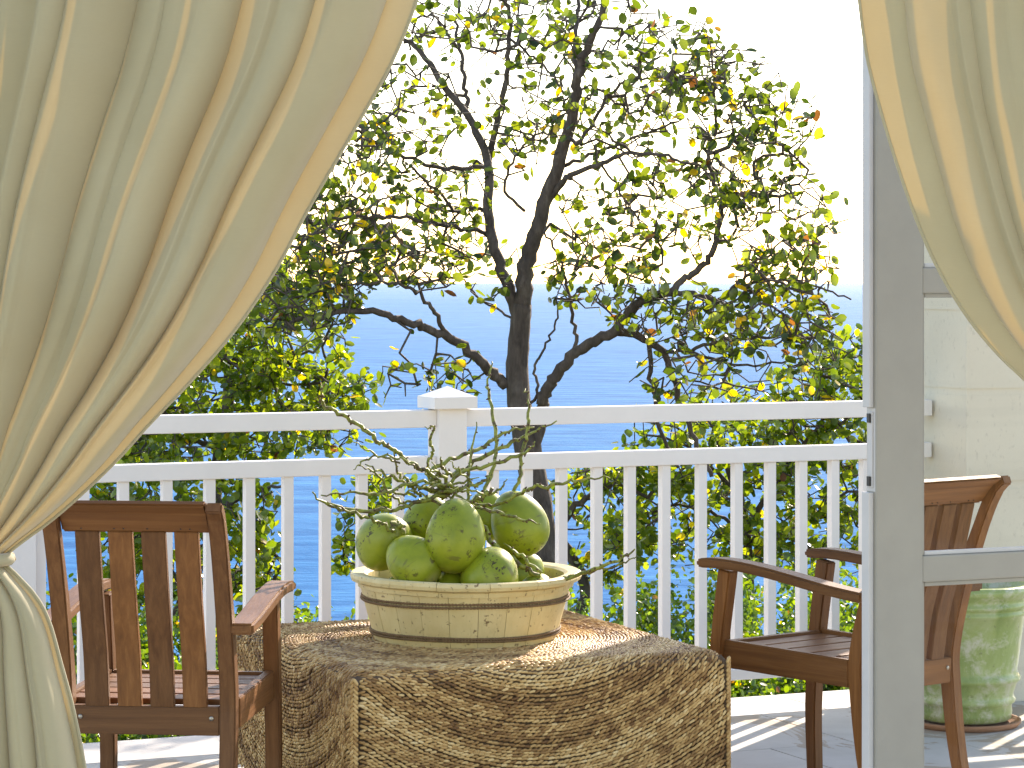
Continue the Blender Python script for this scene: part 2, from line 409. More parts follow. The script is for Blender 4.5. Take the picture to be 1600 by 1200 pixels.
# ------------------------------------------------------------------ railing
def u_at(x):
    s = x-800; X = s*R0/(FPX-s*.445); return X/CU
uc = (1.61*CU+(9.69-R0)*SU); wc = -(1.61*SU)+(9.69-R0)*CU
rail = empty('white_railing', (0, R0, 0), TH, label='white painted wooden balustrade along the terrace edge in front of the sea', cat='railing')
ue = u_at(1450)
posts = [u_at(699), u_at(26)]
spans = [(-4.6, posts[1]-.05), (posts[1]+.05, posts[0]-.05), (posts[0]+.05, ue), (uc+.37, uc+4.0)]
for a, b in spans:
    box('top_rail', a, b, -.030, .030, 1.016, 1.074, WHITE, rail, .004)
    box('middle_rail', a, b, -.026, .026, .866, .920, WHITE, rail, .004)
    box('bottom_rail', a, b, -.024, .024, .108, .146, WHITE, rail, .004)
for p in posts+[-4.65]:
    po = box('post', p-.05, p+.05, -.05, .05, 0, 1.095, WHITE, rail, .003)
    b = box_bm(p-.077, p+.077, -.077, .077, 1.078, 1.118, .002)
    v = [b.verts.new((p+dx*.072, dy*.072, 1.118)) for dx, dy in ((-1, -1), (1, -1), (1, 1), (-1, 1))]; t = b.verts.new((p, 0, 1.152))
    for i in range(4): b.faces.new((v[i], v[(i+1) % 4], t))
    obj('post_cap', bm_mesh(b, 'post_cap'), WHITE, po)
bal = [62, 130, 192, 260, 327, 389, 449, 507.5, 565, 622, 770, 823, 877, 932, 984, 1038, 1095, 1151, 1203, 1252, 1302, 1351, 1400]
bme = bm_mesh(box_bm(-.0165, .0165, -.0165, .0165, .1465, .8655, .0025), 'baluster'); bme.materials.append(WHITE)
us = [u_at(x) for x in bal]; us += [posts[1]-.17-.14*i for i in range(8)]
us += [uc+.5+.125*i for i in range(26)]
for u in us:
    o = obj('baluster', bme, WHITE, rail); o.location = (u, 0, 0)

# ------------------------------------------------------------------ stone wall at the right end of the terrace
wall = empty('stone_pier', (0, R0, 0), TH, label='beige speckled stone pier behind the glazed door at the right', cat='pier')
z = -.3; zs = [0, .76, .79, 1.095, 1.12, 1.35, 1.40, 2.0, 2.05, 2.65, 2.70, 3.4]
b = bmesh.new()
for i in range(len(zs)-1):
    ins = .0 if i % 2 == 0 else .004
    box_bm(uc+ins, uc+.36-ins, wc+ins, wc+.46-ins, zs[i], zs[i+1]-.0, 0, b)
obj('masonry', bm_mesh(b, 'masonry'), WALLM, wall)
box('wall_cap', uc-.03, uc+.39, wc-.03, wc+.49, 3.402, 3.46, COPING, wall, .005)

# ------------------------------------------------------------------ chairs
def make_chair():
    t = empty('wooden_armchair')
    hw = .213
    post = [(-.055, 0), (-.022, .16), (-.002, .34), (0, .44), (-.03, .58), (-.075, .72), (-.125, .85), (-.155, .91)]
    cl = [tuple(p) for p in catmull(post, 5)]
    n = len(cl); th = [.030+.016*math.sin(math.pi*min(1, i/(n-1)*1.25))**1 for i in range(n)]
    scroll = [(-.155, .91), (-.172, .928), (-.192, .938)]
    prof = ribbon_prof([(p[0], p[1]) for p in cl]+[(-.176, .932), (-.190, .937)], th+[.03, .026])
    for s in (-1, 1):
        prism('back_leg', prof, 'x', s*hw-.021, s*hw+.021, WOOD['z'], t, .004)
    fl = [(.50, 0), (.505, .2), (.49, .42), (.462, .62), (.458, .648)]
    flp = [tuple(p) for p in catmull(fl, 3)]
    prof2 = ribbon_prof(flp, [.034+.012*min(1, i/8) for i in range(len(flp))])
    for s in (-1, 1):
        prism('front_leg', prof2, 'x', s*(hw+.018)-.021, s*(hw+.018)+.021, WOOD['z'], t, .004)
    arm = [(-.06, .618), (.05, .628), (.15, .641), (.27, .657), (.38, .667), (.46, .669), (.535, .664)]
    ap = [tuple(p) for p in catmull(arm, 4)]; thk = [.030]*len(ap); thk[-1] = .020; thk[-2] = .028
    for s in (-1, 1):
        x0, x1 = (hw+.008, hw+.075) if s > 0 else (-hw-.075, -hw-.008)
        prism('armrest', ribbon_prof(ap, thk), 'x', x0, x1, WOOD['y'], t, .006)
    # top rail with rolled top, its lower face in line with the slats
    tr = [(-.100, .868), (-.121, .868), (-.160, .918), (-.192, .942), (-.180, .952), (-.165, .951), (-.148, .938), (-.125, .902)]
    tro = prism('top_rail', tr, 'x', -hw+.0215, hw-.0215, WOOD['x'], t, .005)
    lro = prism('lower_back_rail', [(-.018, .340), (.010, .340), (.008, .414), (-.020, .414)], 'x', -hw+.0215, hw-.0215, WOOD['x'], t, .003)
    for s in (-1, 1):
        for kz in (0,):
            sv, sf = lathe([(.001, 0), (.006, 0), (.006, .003), (.001, .0035)], 10)
            m = mesh_np('screw', np.array([(x, -z, y) for x, y, z in sv]), sf); so = obj('screw', m, STEEL, lro); so.location = (s*(hw-.042), -.0195, .385)
    # slats
    NS = 4; pitch = 2*hw/(NS+1)
    slc = [tuple(p) for p in catmull([(-.008, .412), (-.030, .55), (-.070, .69), (-.113, .871)], 5)]
    sp = ribbon_prof(slc, .019)
    for i in range(NS):
        xc = -hw+pitch*(i+1)
        prism('back_slat', sp, 'x', xc-.031, xc+.031, WOOD['z'], t, .002)
        for q in (-.012, .012):
            if q < 0 or i % 2:
                sv, sf = lathe([(.0005, 0), (.0022, 0), (.0022, .001)], 6)
                m = mesh_np('nail', np.array([(x, -z, y) for x, y, z in sv]), sf); so = obj('nail', m, BLACK, tro); so.location = (xc+q, -.1295, .878)
    # seat frame
    prism('front_apron', [(.458, .358), (.483, .358), (.483, .436), (.458, .436)], 'x', -hw+.004, hw-.004, WOOD['x'], t, .003)
    for s in (-1, 1):
        xa = s*(hw+.000)
        prism('side_apron', [(.020, .355), (.471, .358), (.471, .440), (.020, .434)], 'x', xa-.0125+s*.012, xa+.0125+s*.012, WOOD['y'], t, .003)
    y = .028; k = 0
    while y < .46:
        wdt = .078; ya, yb = y, min(y+wdt, .4575)
        za = .428 if k not in (0,) else .427
        box('seat_slat', -hw+.003, hw-.003, ya, yb, za-.016, za, WOOD['x'], t, .003); y += wdt+.012; k += 1
    return t
def copy_tree(o, parent=None):
    c = o.copy(); COL.objects.link(c); c.parent = parent
    for ch in list(o.children): copy_tree(ch, c)
    return c
chair = make_chair(); chair.location = (-.935, 7.02, 0); chair.rotation_euler = (0, 0, R(-6))
tag(chair, 'brown slatted wooden armchair seen from behind, half covered by the left curtain', 'armchair', 'wooden armchairs around the low table')
chair2 = copy_tree(chair); chair2.location = (1.125, 7.825, 0); chair2.scale = (.89, 1.13, 1); chair2.rotation_euler = (0, 0, R(39))
tag(chair2, 'dark brown wooden armchair facing left, partly behind the glazed door', 'armchair')

# ------------------------------------------------------------------ woven low table
TC = Vector((-.122, 8.03, 0)); TROT = R(22.8); HA = .565; TZ = .452; RB = .052
table = empty('woven_low_table', TC, TROT, label='low square table wrapped in braided seagrass, holding the bowl of coconuts', cat='low table')
def drape(U, Vv):
    """unfolded cloth (U,V) to the box: returns position, tangent frame; None in the cut out corners"""
    def f(a):
        s = math.copysign(1, a); a = abs(a); flat = HA-RB; arc = RB*math.pi/2
        if a <= flat: return s*a, 0.0, 0.0
        if a <= flat+arc: q = (a-flat)/RB; return s*(flat+RB*math.sin(q)), RB*(1-math.cos(q)), q
        return s*HA, RB+(a-flat-arc), math.pi/2
    x, dx, qx = f(U); y, dy, qy = f(Vv)
    return x, y, dx, dy, qx*math.copysign(1, U), qy*math.copysign(1, Vv)
def woven():
    # ellipsoid template of one stitch: 6 x 3
    tv = [(-1, 0, 0)]; ring = 5
    for xx, rr_ in ((-.55, .85), (.5, .9)):
        for k in range(ring):
            a = 2*math.pi*k/ring; tv.append((xx, rr_*math.cos(a), rr_*math.sin(a)))
    tv.append((1, 0, 0)); tv = np.array(tv)
    tf = []
    for k in range(ring):
        k2 = (k+1) % ring; tf += [(0, 1+k2, 1+k), (1+k, 1+k2, 1+ring+k2), (1+k, 1+ring+k2, 1+ring+k), (1+ring+k, 1+ring+k2, 1+2*ring)]
    tf = np.array(tf)
    C = []; A = []; B = []; N = []; S = []; tint = []
    rg = np.random.default_rng(3)
    flatlen = HA-RB+RB*math.pi/2; side = .352; ext = flatlen+side
    pitch = .0112; r = .012; row = 0
    sizes = []
    while r < ext*1.30:
        step = .0160; nn = max(5, int(2*math.pi*r/step)); a0 = rg.random()*6.28
        rowt = .12*math.sin(row*.55)+.10*math.sin(row*.23+1)
        for k in range(nn):
            a = a0+2*math.pi*k/nn; rj = r+.0018*math.sin(a*5+row)+rg.normal(0, .0006)
            U = rj*math.cos(a); Vv = rj*math.sin(a)
            au, av = abs(U), abs(Vv)
            if au > ext or av > ext: continue
            lim = HA-RB*.35
            if au > lim and av > lim: continue
            lean = (.34 if row % 2 else .10)+rg.normal(0, .12)
            def P(u, v):
                x, y, dx, dy, qx, qy = drape(u, v); return np.array([x, y, TZ-dx-dy]), qx, qy
            p, qx, qy = P(U, Vv); ta = a+math.pi/2+lean
            e = .004; p2, _, _ = P(U+e*math.cos(ta), Vv+e*math.sin(ta)); t = p2-p; t /= np.linalg.norm(t)+1e-9
            nrm = np.array([math.sin(qx), math.sin(qy), math.cos(qx)*math.cos(qy)]); nrm /= np.linalg.norm(nrm)
            t = t-nrm*np.dot(t, nrm); t /= np.linalg.norm(t)+1e-9; t = t+nrm*.16; t /= np.linalg.norm(t); bb = np.cross(nrm, t)
            C.append(p+nrm*rg.normal(.0015, .0008)); A.append(t); B.append(bb); N.append(nrm); tint.append(min(1, max(0, .52+rowt+rg.normal(0, .17))))
            sizes.append((.0118*rg.uniform(.9, 1.25), .0048*rg.uniform(.88, 1.15), .0042))
        r += .0097*rg.uniform(.9, 1.1); row += 1
    # corner braids
    for sx, sy in ((1, 1), (1, -1), (-1, 1), (-1, -1)):
        z = TZ-.02; k = 0
        while z > TZ-RB-side+.0:
            for s in (-1, 1):
                n0 = np.array([sx, sy, 0])/1.414; side_t = np.array([-sy, sx, 0])/1.414
                p = np.array([sx*(HA-.004), sy*(HA-.004), z])+side_t*s*.005; t = np.array([0, 0, 1])*.8+side_t*(-s)*.55+n0*.1; t = t/np.linalg.norm(t); bb = np.cross(n0, t)
                C.append(p); A.append(t); B.append(bb); N.append(n0); tint.append(.6+rg.normal(0, .12)); sizes.append((.013, .0055, .006))
            z -= .0125; k += 1
    C, A, B, N, sizes = map(np.array, (C, A, B, N, sizes))
    V = C[:, None, :]+tv[None, :, 0:1]*sizes[:, None, 0:1]*A[:, None, :]+tv[None, :, 1:2]*sizes[:, None, 1:2]*B[:, None, :]+tv[None, :, 2:3]*sizes[:, None, 2:3]*N[:, None, :]
    n = len(C); F = (tf[None]+(np.arange(n)*len(tv))[:, None, None]).reshape(-1, 3)
    return mesh_np('woven_cover', V.reshape(-1, 3), F, True, {'tint': np.repeat(tint, len(tv))})
obj('woven_cover', woven(), STRAW, table, kind='stuff')
cf = MB()
for sx in (-1, 1):
    for sy in (-1, 1): cf.add(tube([(sx*(HA-.010), sy*(HA-.010), .068), (sx*(HA-.010), sy*(HA-.010), TZ-.035), (sx*(HA-.025), sy*(HA-.025), TZ-.012)], [.010, .010, .008], 8))
obj('corner_filler', cf.mesh('corner_filler'), STRAWB, table)  # dark filler added behind the corner braids to block light through the gaps
box('body', -HA+.006, HA-.006, -HA+.006, HA-.006, .075, TZ-.0055, STRAWB, table, .030)
box('base_frame', -HA+.012, HA-.012, -HA+.012, HA-.012, .038, .0745, WHITE, table, .004)
for sx in (-1, 1):
    for sy in (-1, 1): box('foot', sx*.47-.04, sx*.47+.04, sy*.47-.04, sy*.47+.04, 0, .0375, BLACK, table, .003)

# ------------------------------------------------------------------ wooden bowl of staves
BC = Vector((-.137, 8.045, TZ+.0045)); bowl = empty('cream_wooden_bowl', BC, 0, label='round cream painted wooden tub with wire bands, full of green coconuts', cat='bowl')
NST = 22
rg = np.random.default_rng(11)
hb = [(.268, 0.0), (.272, .012), (.292, .085), (.306, .140), (.308, .150)]
for i in range(NST):
    a0 = 2*math.pi*i/NST+.0022; a1 = 2*math.pi*(i+1)/NST-.0022; dr = rg.normal(0, .0009); V = []; F = []; S = 5
    outer = [(r_+dr, z) for r_, z in hb]; inner = [(r_-.022, z) for r_, z in hb][::-1]; ring = outer+inner; m = len(ring)
    for j in range(S):
        a = a0+(a1-a0)*j/(S-1); e = -.0012 if j in (0, S-1) else 0
        for q, (r_, z) in enumerate(ring): V.append(((r_+(e if q < 5 else 0))*math.cos(a), (r_+(e if q < 5 else 0))*math.sin(a), z))
    for j in range(S-1):
        for q in range(m): F.append((j*m+q, (j+1)*m+q, (j+1)*m+(q+1) % m, j*m+(q+1) % m))
    F.append(tuple(range(m))); F.append(tuple((S-1)*m+q for q in range(m))[::-1])
    me = mesh_np('stave', np.array(V), F, False); obj('stave', me, CREAM, bowl)
vf = lathe([(.0, .004), (.25, .004), (.256, .02), (.0, .02)], 48); obj('floor_board', mesh_np('floor_board', np.array(vf[0]), vf[1], False), CREAM, bowl)
def wob(a, z): return .004*math.sin(a*3+1)+.003*math.sin(a*7)+.002*math.sin(a*13+2)
NR = 14
rimp = [(.286, .150), (.316, .150), (.319, .163), (.326, .166), (.337, .170), (.341, .180), (.339, .190), (.333, .1935), (.300, .190), (.289, .184)]
for i in range(NR):
    a0 = 2*math.pi*i/NR+.002; a1 = 2*math.pi*(i+1)/NR-.002; S = 6; V = []; F = []; m = len(rimp); dz = rg.normal(0, .0007)
    for j in range(S):
        a = a0+(a1-a0)*j/(S-1)
        for r_, z in rimp:
            q = 1+wob(a, z)+(.5-abs(j/(S-1)-.5))*-.006+rg.normal(0, .0016); V.append((r_*q*math.cos(a), r_*q*math.sin(a), z+dz+.0016*math.sin(a*2+.5)))
    for j in range(S-1):
        for q in range(m): F.append((j*m+q, (j+1)*m+q, (j+1)*m+(q+1) % m, j*m+(q+1) % m))
    F.append(tuple(range(m))); F.append(tuple((S-1)*m+q for q in range(m))[::-1])
    obj('rim_segment', mesh_np('rim_segment', np.array(V), F, False), CREAM, bowl)
def hoop(rad, z, dr=.0034):
    mb = MB()
    for s in range(2):
        pts = []
        for k in range(481):
            a = 2*math.pi*k/480; ph = a*95+s*math.pi; pts.append(((rad+.0022*math.cos(ph))*math.cos(a), (rad+.0022*math.cos(ph))*math.sin(a), z+.0022*math.sin(ph)+.0015*math.sin(a*3+z*50)))
        mb.add(tube(pts, dr*.75, 5, cap=False))
    return obj('wire_band', mb.mesh('wire_band'), ROPE, bowl)
hoop(.305, .118); hoop(.303, .127); hoop(.276, .020); hoop(.278, .028)

# ------------------------------------------------------------------ coconuts
def coconut_mesh(seed):
    rg = np.random.default_rng(seed); nu, nv = 36, 22; V = []; E = []
    for j in range(nv+1):
        t = math.pi*j/nv; z = -math.cos(t)
        rr_ = math.sin(t)**.88*(1-.10*z)*(1)
        for i in range(nu):
            a = 2*math.pi*i/nu; q = 1+.045*math.cos(3*a+.4)*math.sin(t)+.012*math.sin(5*a+seed)
            tip = .06*max(0, z)**6
            V.append((.083*rr_*q*math.cos(a), .083*rr_*q*math.sin(a), .098*(z+tip))); E.append(max(0, (abs(z)-.93)/.07)**1.5)
    F = [(j*nu+i, j*nu+(i+1) % nu, (j+1)*nu+(i+1) % nu, (j+1)*nu+i) for j in range(nv) for i in range(nu)]
    return mesh_np('coconut', np.array(V), F, True, {'ends': E})
CM = [coconut_mesh(s) for s in range(3)]
def calyx(parent):
    mb = MB()
    for k in range(6):
        a = k*math.pi/3+.2; vv = []
        pts = [(.004*math.cos(a), .004*math.sin(a), .1045), (.018*math.cos(a), .018*math.sin(a), .105), (.029*math.cos(a), .029*math.sin(a), .098)]
        V = []; 
        for i, p in enumerate(pts):
            w = (.008, .013, .004)[i]; c = Vector(p); s = Vector((-math.sin(a), math.cos(a), 0))
            V += [c+s*w, c-s*w, c-s*w-Vector((0, 0, .003)), c+s*w-Vector((0, 0, .003))]
        F = []
        for i in range(2):
            for q in range(4): F.append((i*4+q, i*4+(q+1) % 4, (i+1)*4+(q+1) % 4, (i+1)*4+q))
        F += [(0, 1, 2, 3), (11, 10, 9, 8)]; mb.add((V, F))
    mb.add(tube([(0, 0, .100), (.002, 0, .112), (.004, .002, .120)], [.010, .008, .006], 8))
    return obj('calyx', mb.mesh('calyx'), STALK, parent)
nuts = [  # px x, px y, depth, scale, direction of the stem end, label, show calyx
    (601, 846, 8.00, .97, (.45, -.75, .5), 'green coconut at the left of the heap with its brown stem scar showing', True),
    (646, 879, 7.86, .90, (-.5, .4, .4), 'dark green coconut resting low on the bowl rim at front left', False),
    (710, 839, 7.86, 1.04, (.12, .1, 1), 'large upright green coconut in the middle front, the nearest to the camera', False),
    (810, 820, 8.10, 1.02, (-.35, .1, .9), 'large green coconut on the right of the heap, pointed end down', False),
    (767, 900, 7.86, 1.0, (.05, .95, .3), 'green coconut at front right with a cluster of black spots on its end', False),
    (666, 815, 8.12, .82, (.4, .2, .7), 'green coconut behind the stalks at back left of the heap', True),
    (764, 806, 8.25, .78, (-.3, .3, .8), 'pale sunlit coconut at the very back behind the tall stalks', False),
    (838, 925, 7.98, .66, (.3, .8, .3), 'small pale coconut lying low at the right inside the bowl', False),
    (628, 935, 7.93, .72, (-.2, .5, .8), 'coconut almost hidden under the dark green one at the left rim', False),
    (704, 922, 7.92, .80, (.2, .8, .5), 'shaded coconut low between the two front coconuts', False),
    (745, 915, 8.20, .95, (.2, .8, .5), 'coconut buried in the bottom of the bowl under the heap', False),
    (655, 905, 8.17, .85, (.6, .2, .5), 'coconut buried at the back of the bowl under the stalks', False),
    (812, 900, 8.16, .80, (.6, .2, .5), 'coconut buried at the right back of the bowl under the large one', False)]
for i, (x, y, Y, s, d, lab, cal) in enumerate(nuts):
    o = obj('coconut', CM[i % 3], COCO); o.location = px(x, y, Y); s *= .5*1.0/.5
    o.rotation_mode = 'QUATERNION'; o.rotation_quaternion = Vector(d).normalized().to_track_quat('Z', 'Y'); o.scale = (s, s, s*(.98 if i != 2 else 1.03))
    tag(o, lab, 'coconut', 'green coconuts heaped in the bowl')
    if cal: calyx(o)
# ------------------------------------------------------------------ fruit stalk
stalk = empty('coconut_fruit_stalk', px(700, 768, 8.0), 0, label='knobbly green and brown flower stalk spreading twigs above the coconuts', cat='fruit stalk')
SO = stalk.location
SP = [  # pixel polyline, depth start, depth end, radius mm
    ([(509, 598), (502, 618), (507, 633), (535, 648), (568, 670), (597, 693), (623, 710), (645, 726), (671, 739), (700, 768)], 7.75, 8.0, 5.2),
    ([(572, 726), (601, 739), (627, 750), (656, 761), (700, 770)], 7.8, 8.0, 4),
    ([(502, 774), (546, 770), (590, 772), (627, 761), (663, 754), (700, 768)], 7.7, 8.0, 4),
    ([(487, 770), (513, 789), (553, 797), (612, 798), (645, 787), (700, 772)], 7.75, 7.98, 5),
    ([(510, 785), (553, 802), (586, 813), (618, 830)], 7.75, 7.9, 4),
    ([(835, 668), (795, 673), (766, 692), (737, 706), (707, 717), (674, 736), (690, 765)], 8.3, 8.0, 5),
    ([(869, 658), (825, 679), (792, 695), (744, 721), (715, 739), (678, 747), (700, 768)], 8.2, 8.0, 5),
    ([(836, 690), (821, 706), (773, 725), (729, 736), (693, 762)], 8.05, 8.0, 4.5),
    ([(746, 660), (737, 706), (733, 739), (733, 776), (725, 785)], 8.1, 8.0, 4),
    ([(768, 565), (762, 600), (766, 629), (775, 681), (773, 721), (759, 761), (745, 785)], 8.2, 8.02, 4.6),
    ([(821, 608), (826, 633), (825, 673), (815, 710), (812, 747), (797, 776)], 8.2, 8.1, 4.6),
    ([(952, 746), (905, 750), (869, 758), (832, 761), (808, 774), (770, 790), (725, 785)], 7.9, 8.05, 4.4),
    ([(843, 820), (810, 811), (770, 798), (737, 791), (712, 784)], 7.85, 7.9, 4.0),
    ([(992, 861), (968, 873), (935, 886), (894, 901), (861, 909), (838, 905)], 7.75, 7.95, 4.6),
    ([(996, 868), (968, 882), (920, 893), (885, 903)], 7.8, 7.88, 2.6),
    ([(700, 775), (745, 815), (775, 855), (806, 880), (845, 900)], 7.98, 7.95, 6.5),
    ([(790, 850), (815, 870), (845, 895)], 7.90, 7.85, 4.5),
    ([(664, 668), (678, 669), (671, 688), (676, 706), (668, 726), (672, 742)], 7.95, 8.0, 3.6),
    ([(553, 734), (568, 721), (592, 712), (625, 722)], 7.8, 7.9, 2.4),
    ([(553, 693), (590, 710), (627, 717), (650, 732)], 7.8, 7.9, 2.6),
    ([(615, 700), (622, 740), (640, 752), (665, 765), (690, 770)], 7.9, 8.0, 3.8),
    ([(655, 770), (690, 790), (720, 790), (750, 778), (770, 765)], 7.95, 8.0, 5),
    ([(708, 772), (730, 760), (755, 752), (768, 738)], 7.95, 8.0, 4),
    ([(560, 728), (590, 742), (612, 768), (650, 775)], 7.85, 7.95, 3.0)]
rg = np.random.default_rng(5); random.seed(5)
for _ in range(16):
    ax, ay = 700+rg.normal(0, 34), 768+rg.normal(0, 13); ang = rg.uniform(-3.3, .15); ln = rg.uniform(28, 75); bd = rg.normal(0, .5)
    SP.append(([(ax+ln*math.cos(ang), ay+ln*.7*math.sin(ang)), (ax+ln*.5*math.cos(ang+bd), ay+ln*.4*math.sin(ang+bd)), (ax, ay)], 7.95+rg.normal(0, .07), 8.0, rg.uniform(2.4, 4.4)))
kn = MB()
for n_, (pl, Ya, Yb, rad) in enumerate(SP):
    m = len(pl); P = [px(x, y, Ya+(Yb-Ya)*i/(m-1))-SO for i, (x, y) in enumerate(pl)]
    C = catmull(P, 6); L = len(C)
    C = [c+np.array([rg.normal(0, .0016), rg.normal(0, .004), rg.normal(0, .0022)]) for c in C]
    for i in range(1, L-1):
        zz = (1 if (i//2+n_) % 2 else -1)*rg.uniform(.0002, .0038); C[i] = C[i]+np.array([zz*.5, 0, zz])
    tipt = [(.38+.62*min(1, i/(L*.35)))*rad*1.22/1000 for i in range(L)]
    obj('spikelet', mesh_np('spikelet', *[np.array(q) if k_ == 0 else q for k_, q in enumerate(tube(C, tipt, 7, .35, n_))]), STALK, stalk)
    for i in range(2, L-1):
        if rg.random() < .75:
            d = rg.normal(0, 1, 3); d /= np.linalg.norm(d); c = C[i]; q = rad/1000
            kn.add(tube([c, c+d*q*1.1, c+d*q*(1.6+rg.random())], [q*.6, q*.75, q*.3], 5, .4, i))
kn.add(tube([(-.02, 0, -.004), (0, 0, 0), (.012, 0, .006)], [.010, .014, .007], 8, .4, 1))
obj('flower_scars', kn.mesh('flower_scars'), NODE, stalk, kind='stuff')

# ------------------------------------------------------------------ glazed planter behind the right chair
PC = px(1507, 440, 9.27); PC.z = 0; pot = empty('glazed_planter', PC, 0, label='large pale green glazed clay planter on a saucer beside the stone pier', cat='planter')
prof = [(.0, .022), (.148, .022), (.157, .028), (.160, .05), (.158, .075), (.168, .082), (.171, .092), (.166, .102), (.163, .112), (.170, .13), (.175, .15), (.186, .157), (.188, .168), (.180, .178), (.176, .19), (.184, .25), (.193, .32), (.199, .375), (.208, .381), (.209, .390), (.201, .396), (.204, .404), (.214, .409), (.214, .418), (.206, .424), (.208, .438), (.223, .448), (.229, .462), (.225, .478), (.206, .482), (.196, .474), (.190, .44), (.186, .40)]
vf = lathe(prof, 64, lambda a, z: .006*math.sin(a*2+z*6)+.003*math.sin(a*5)); obj('pot_body', mesh_np('pot_body', np.array(vf[0]), vf[1]), GLAZE, pot)
vf = lathe([(.19, .40), (.12, .415), (.0, .42)], 32, lambda a, z: .02*math.sin(a*7)); obj('potting_soil', mesh_np('potting_soil', np.array(vf[0]), vf[1]), SOIL, pot)
vf = lathe([(0, .001), (.178, .001), (.188, .012), (.190, .022), (.184, .022), (.18, .014), (0, .014)], 48); obj('saucer', mesh_np('saucer', np.array(vf[0]), vf[1]), TERRA, pot)

# ------------------------------------------------------------------ glazed door
DO = px(1370, 440, 6.2); DO.z = 0
door = empty('glazed_door', DO, TH, label='grey green painted glazed door standing open at the right, glass panes between cross bars', cat='door')
DT = .045; SW = .123; DW = .86
box('stile', 0, SW, 0, DT, .01, 2.45, DOORP, door, .004); box('stile', DW-SW, DW, 0, DT, .01, 2.45, DOORP, door, .004)
bars = [(.01, .25), (.812, .873), (1.473, 1.532), (2.33, 2.45)]
for za, zb in bars: box('cross_bar', SW+.0005, DW-SW-.0005, .003, DT-.003, za, zb, DOORP, door, .004)
for i in range(3):
    z0, z1 = bars[i][1], bars[i+1][0]
    box('glass_pane', SW-.004, DW-SW+.004, .020, .024, z0-.004, z1+.004, GLASS, door, 0)
    for (a, b_, c, d) in ((SW+.0005, SW+.010, z0, z1), (DW-SW-.010, DW-SW-.0005, z0, z1), (SW+.0105, DW-SW-.0105, z0+.0003, z0+.010), (SW+.0105, DW-SW-.0105, z1-.010, z1-.0003)):
        box('glazing_bead', a, b_, .010, .0195, c, d, DOORE if c == z0+.0003 else DOORP, door, .002)  # bead above each bar coloured white: its lit top is painted in
zt = EYE-(637-440)*6.2/FPX; zb = EYE-(770-440)*6.2/FPX
box('edge_strip', -.012, -.0005, .012, DT-.002, zt, 2.45, DOORE, door, .002)
box('edge_strip', -.014, -.0005, .012, DT-.002, .01, zb, DOORE, door, .002)
box('edge_face', -.0004, -.0001, .006, DT-.004, zb+.002, zt-.002, DOORE, door, 0)
lk = box('lock_plate', -.004, -.0005, .014, .034, zb+.01, zt-.01, DOORE, door, .001)
box('bolt_slot', -.009, -.0042, .018, .030, zt-.035, zt-.014, BLACK, lk, .0008); box('bolt_slot', -.009, -.0042, .018, .030, zb+.014, zb+.036, BLACK, lk, .0008)

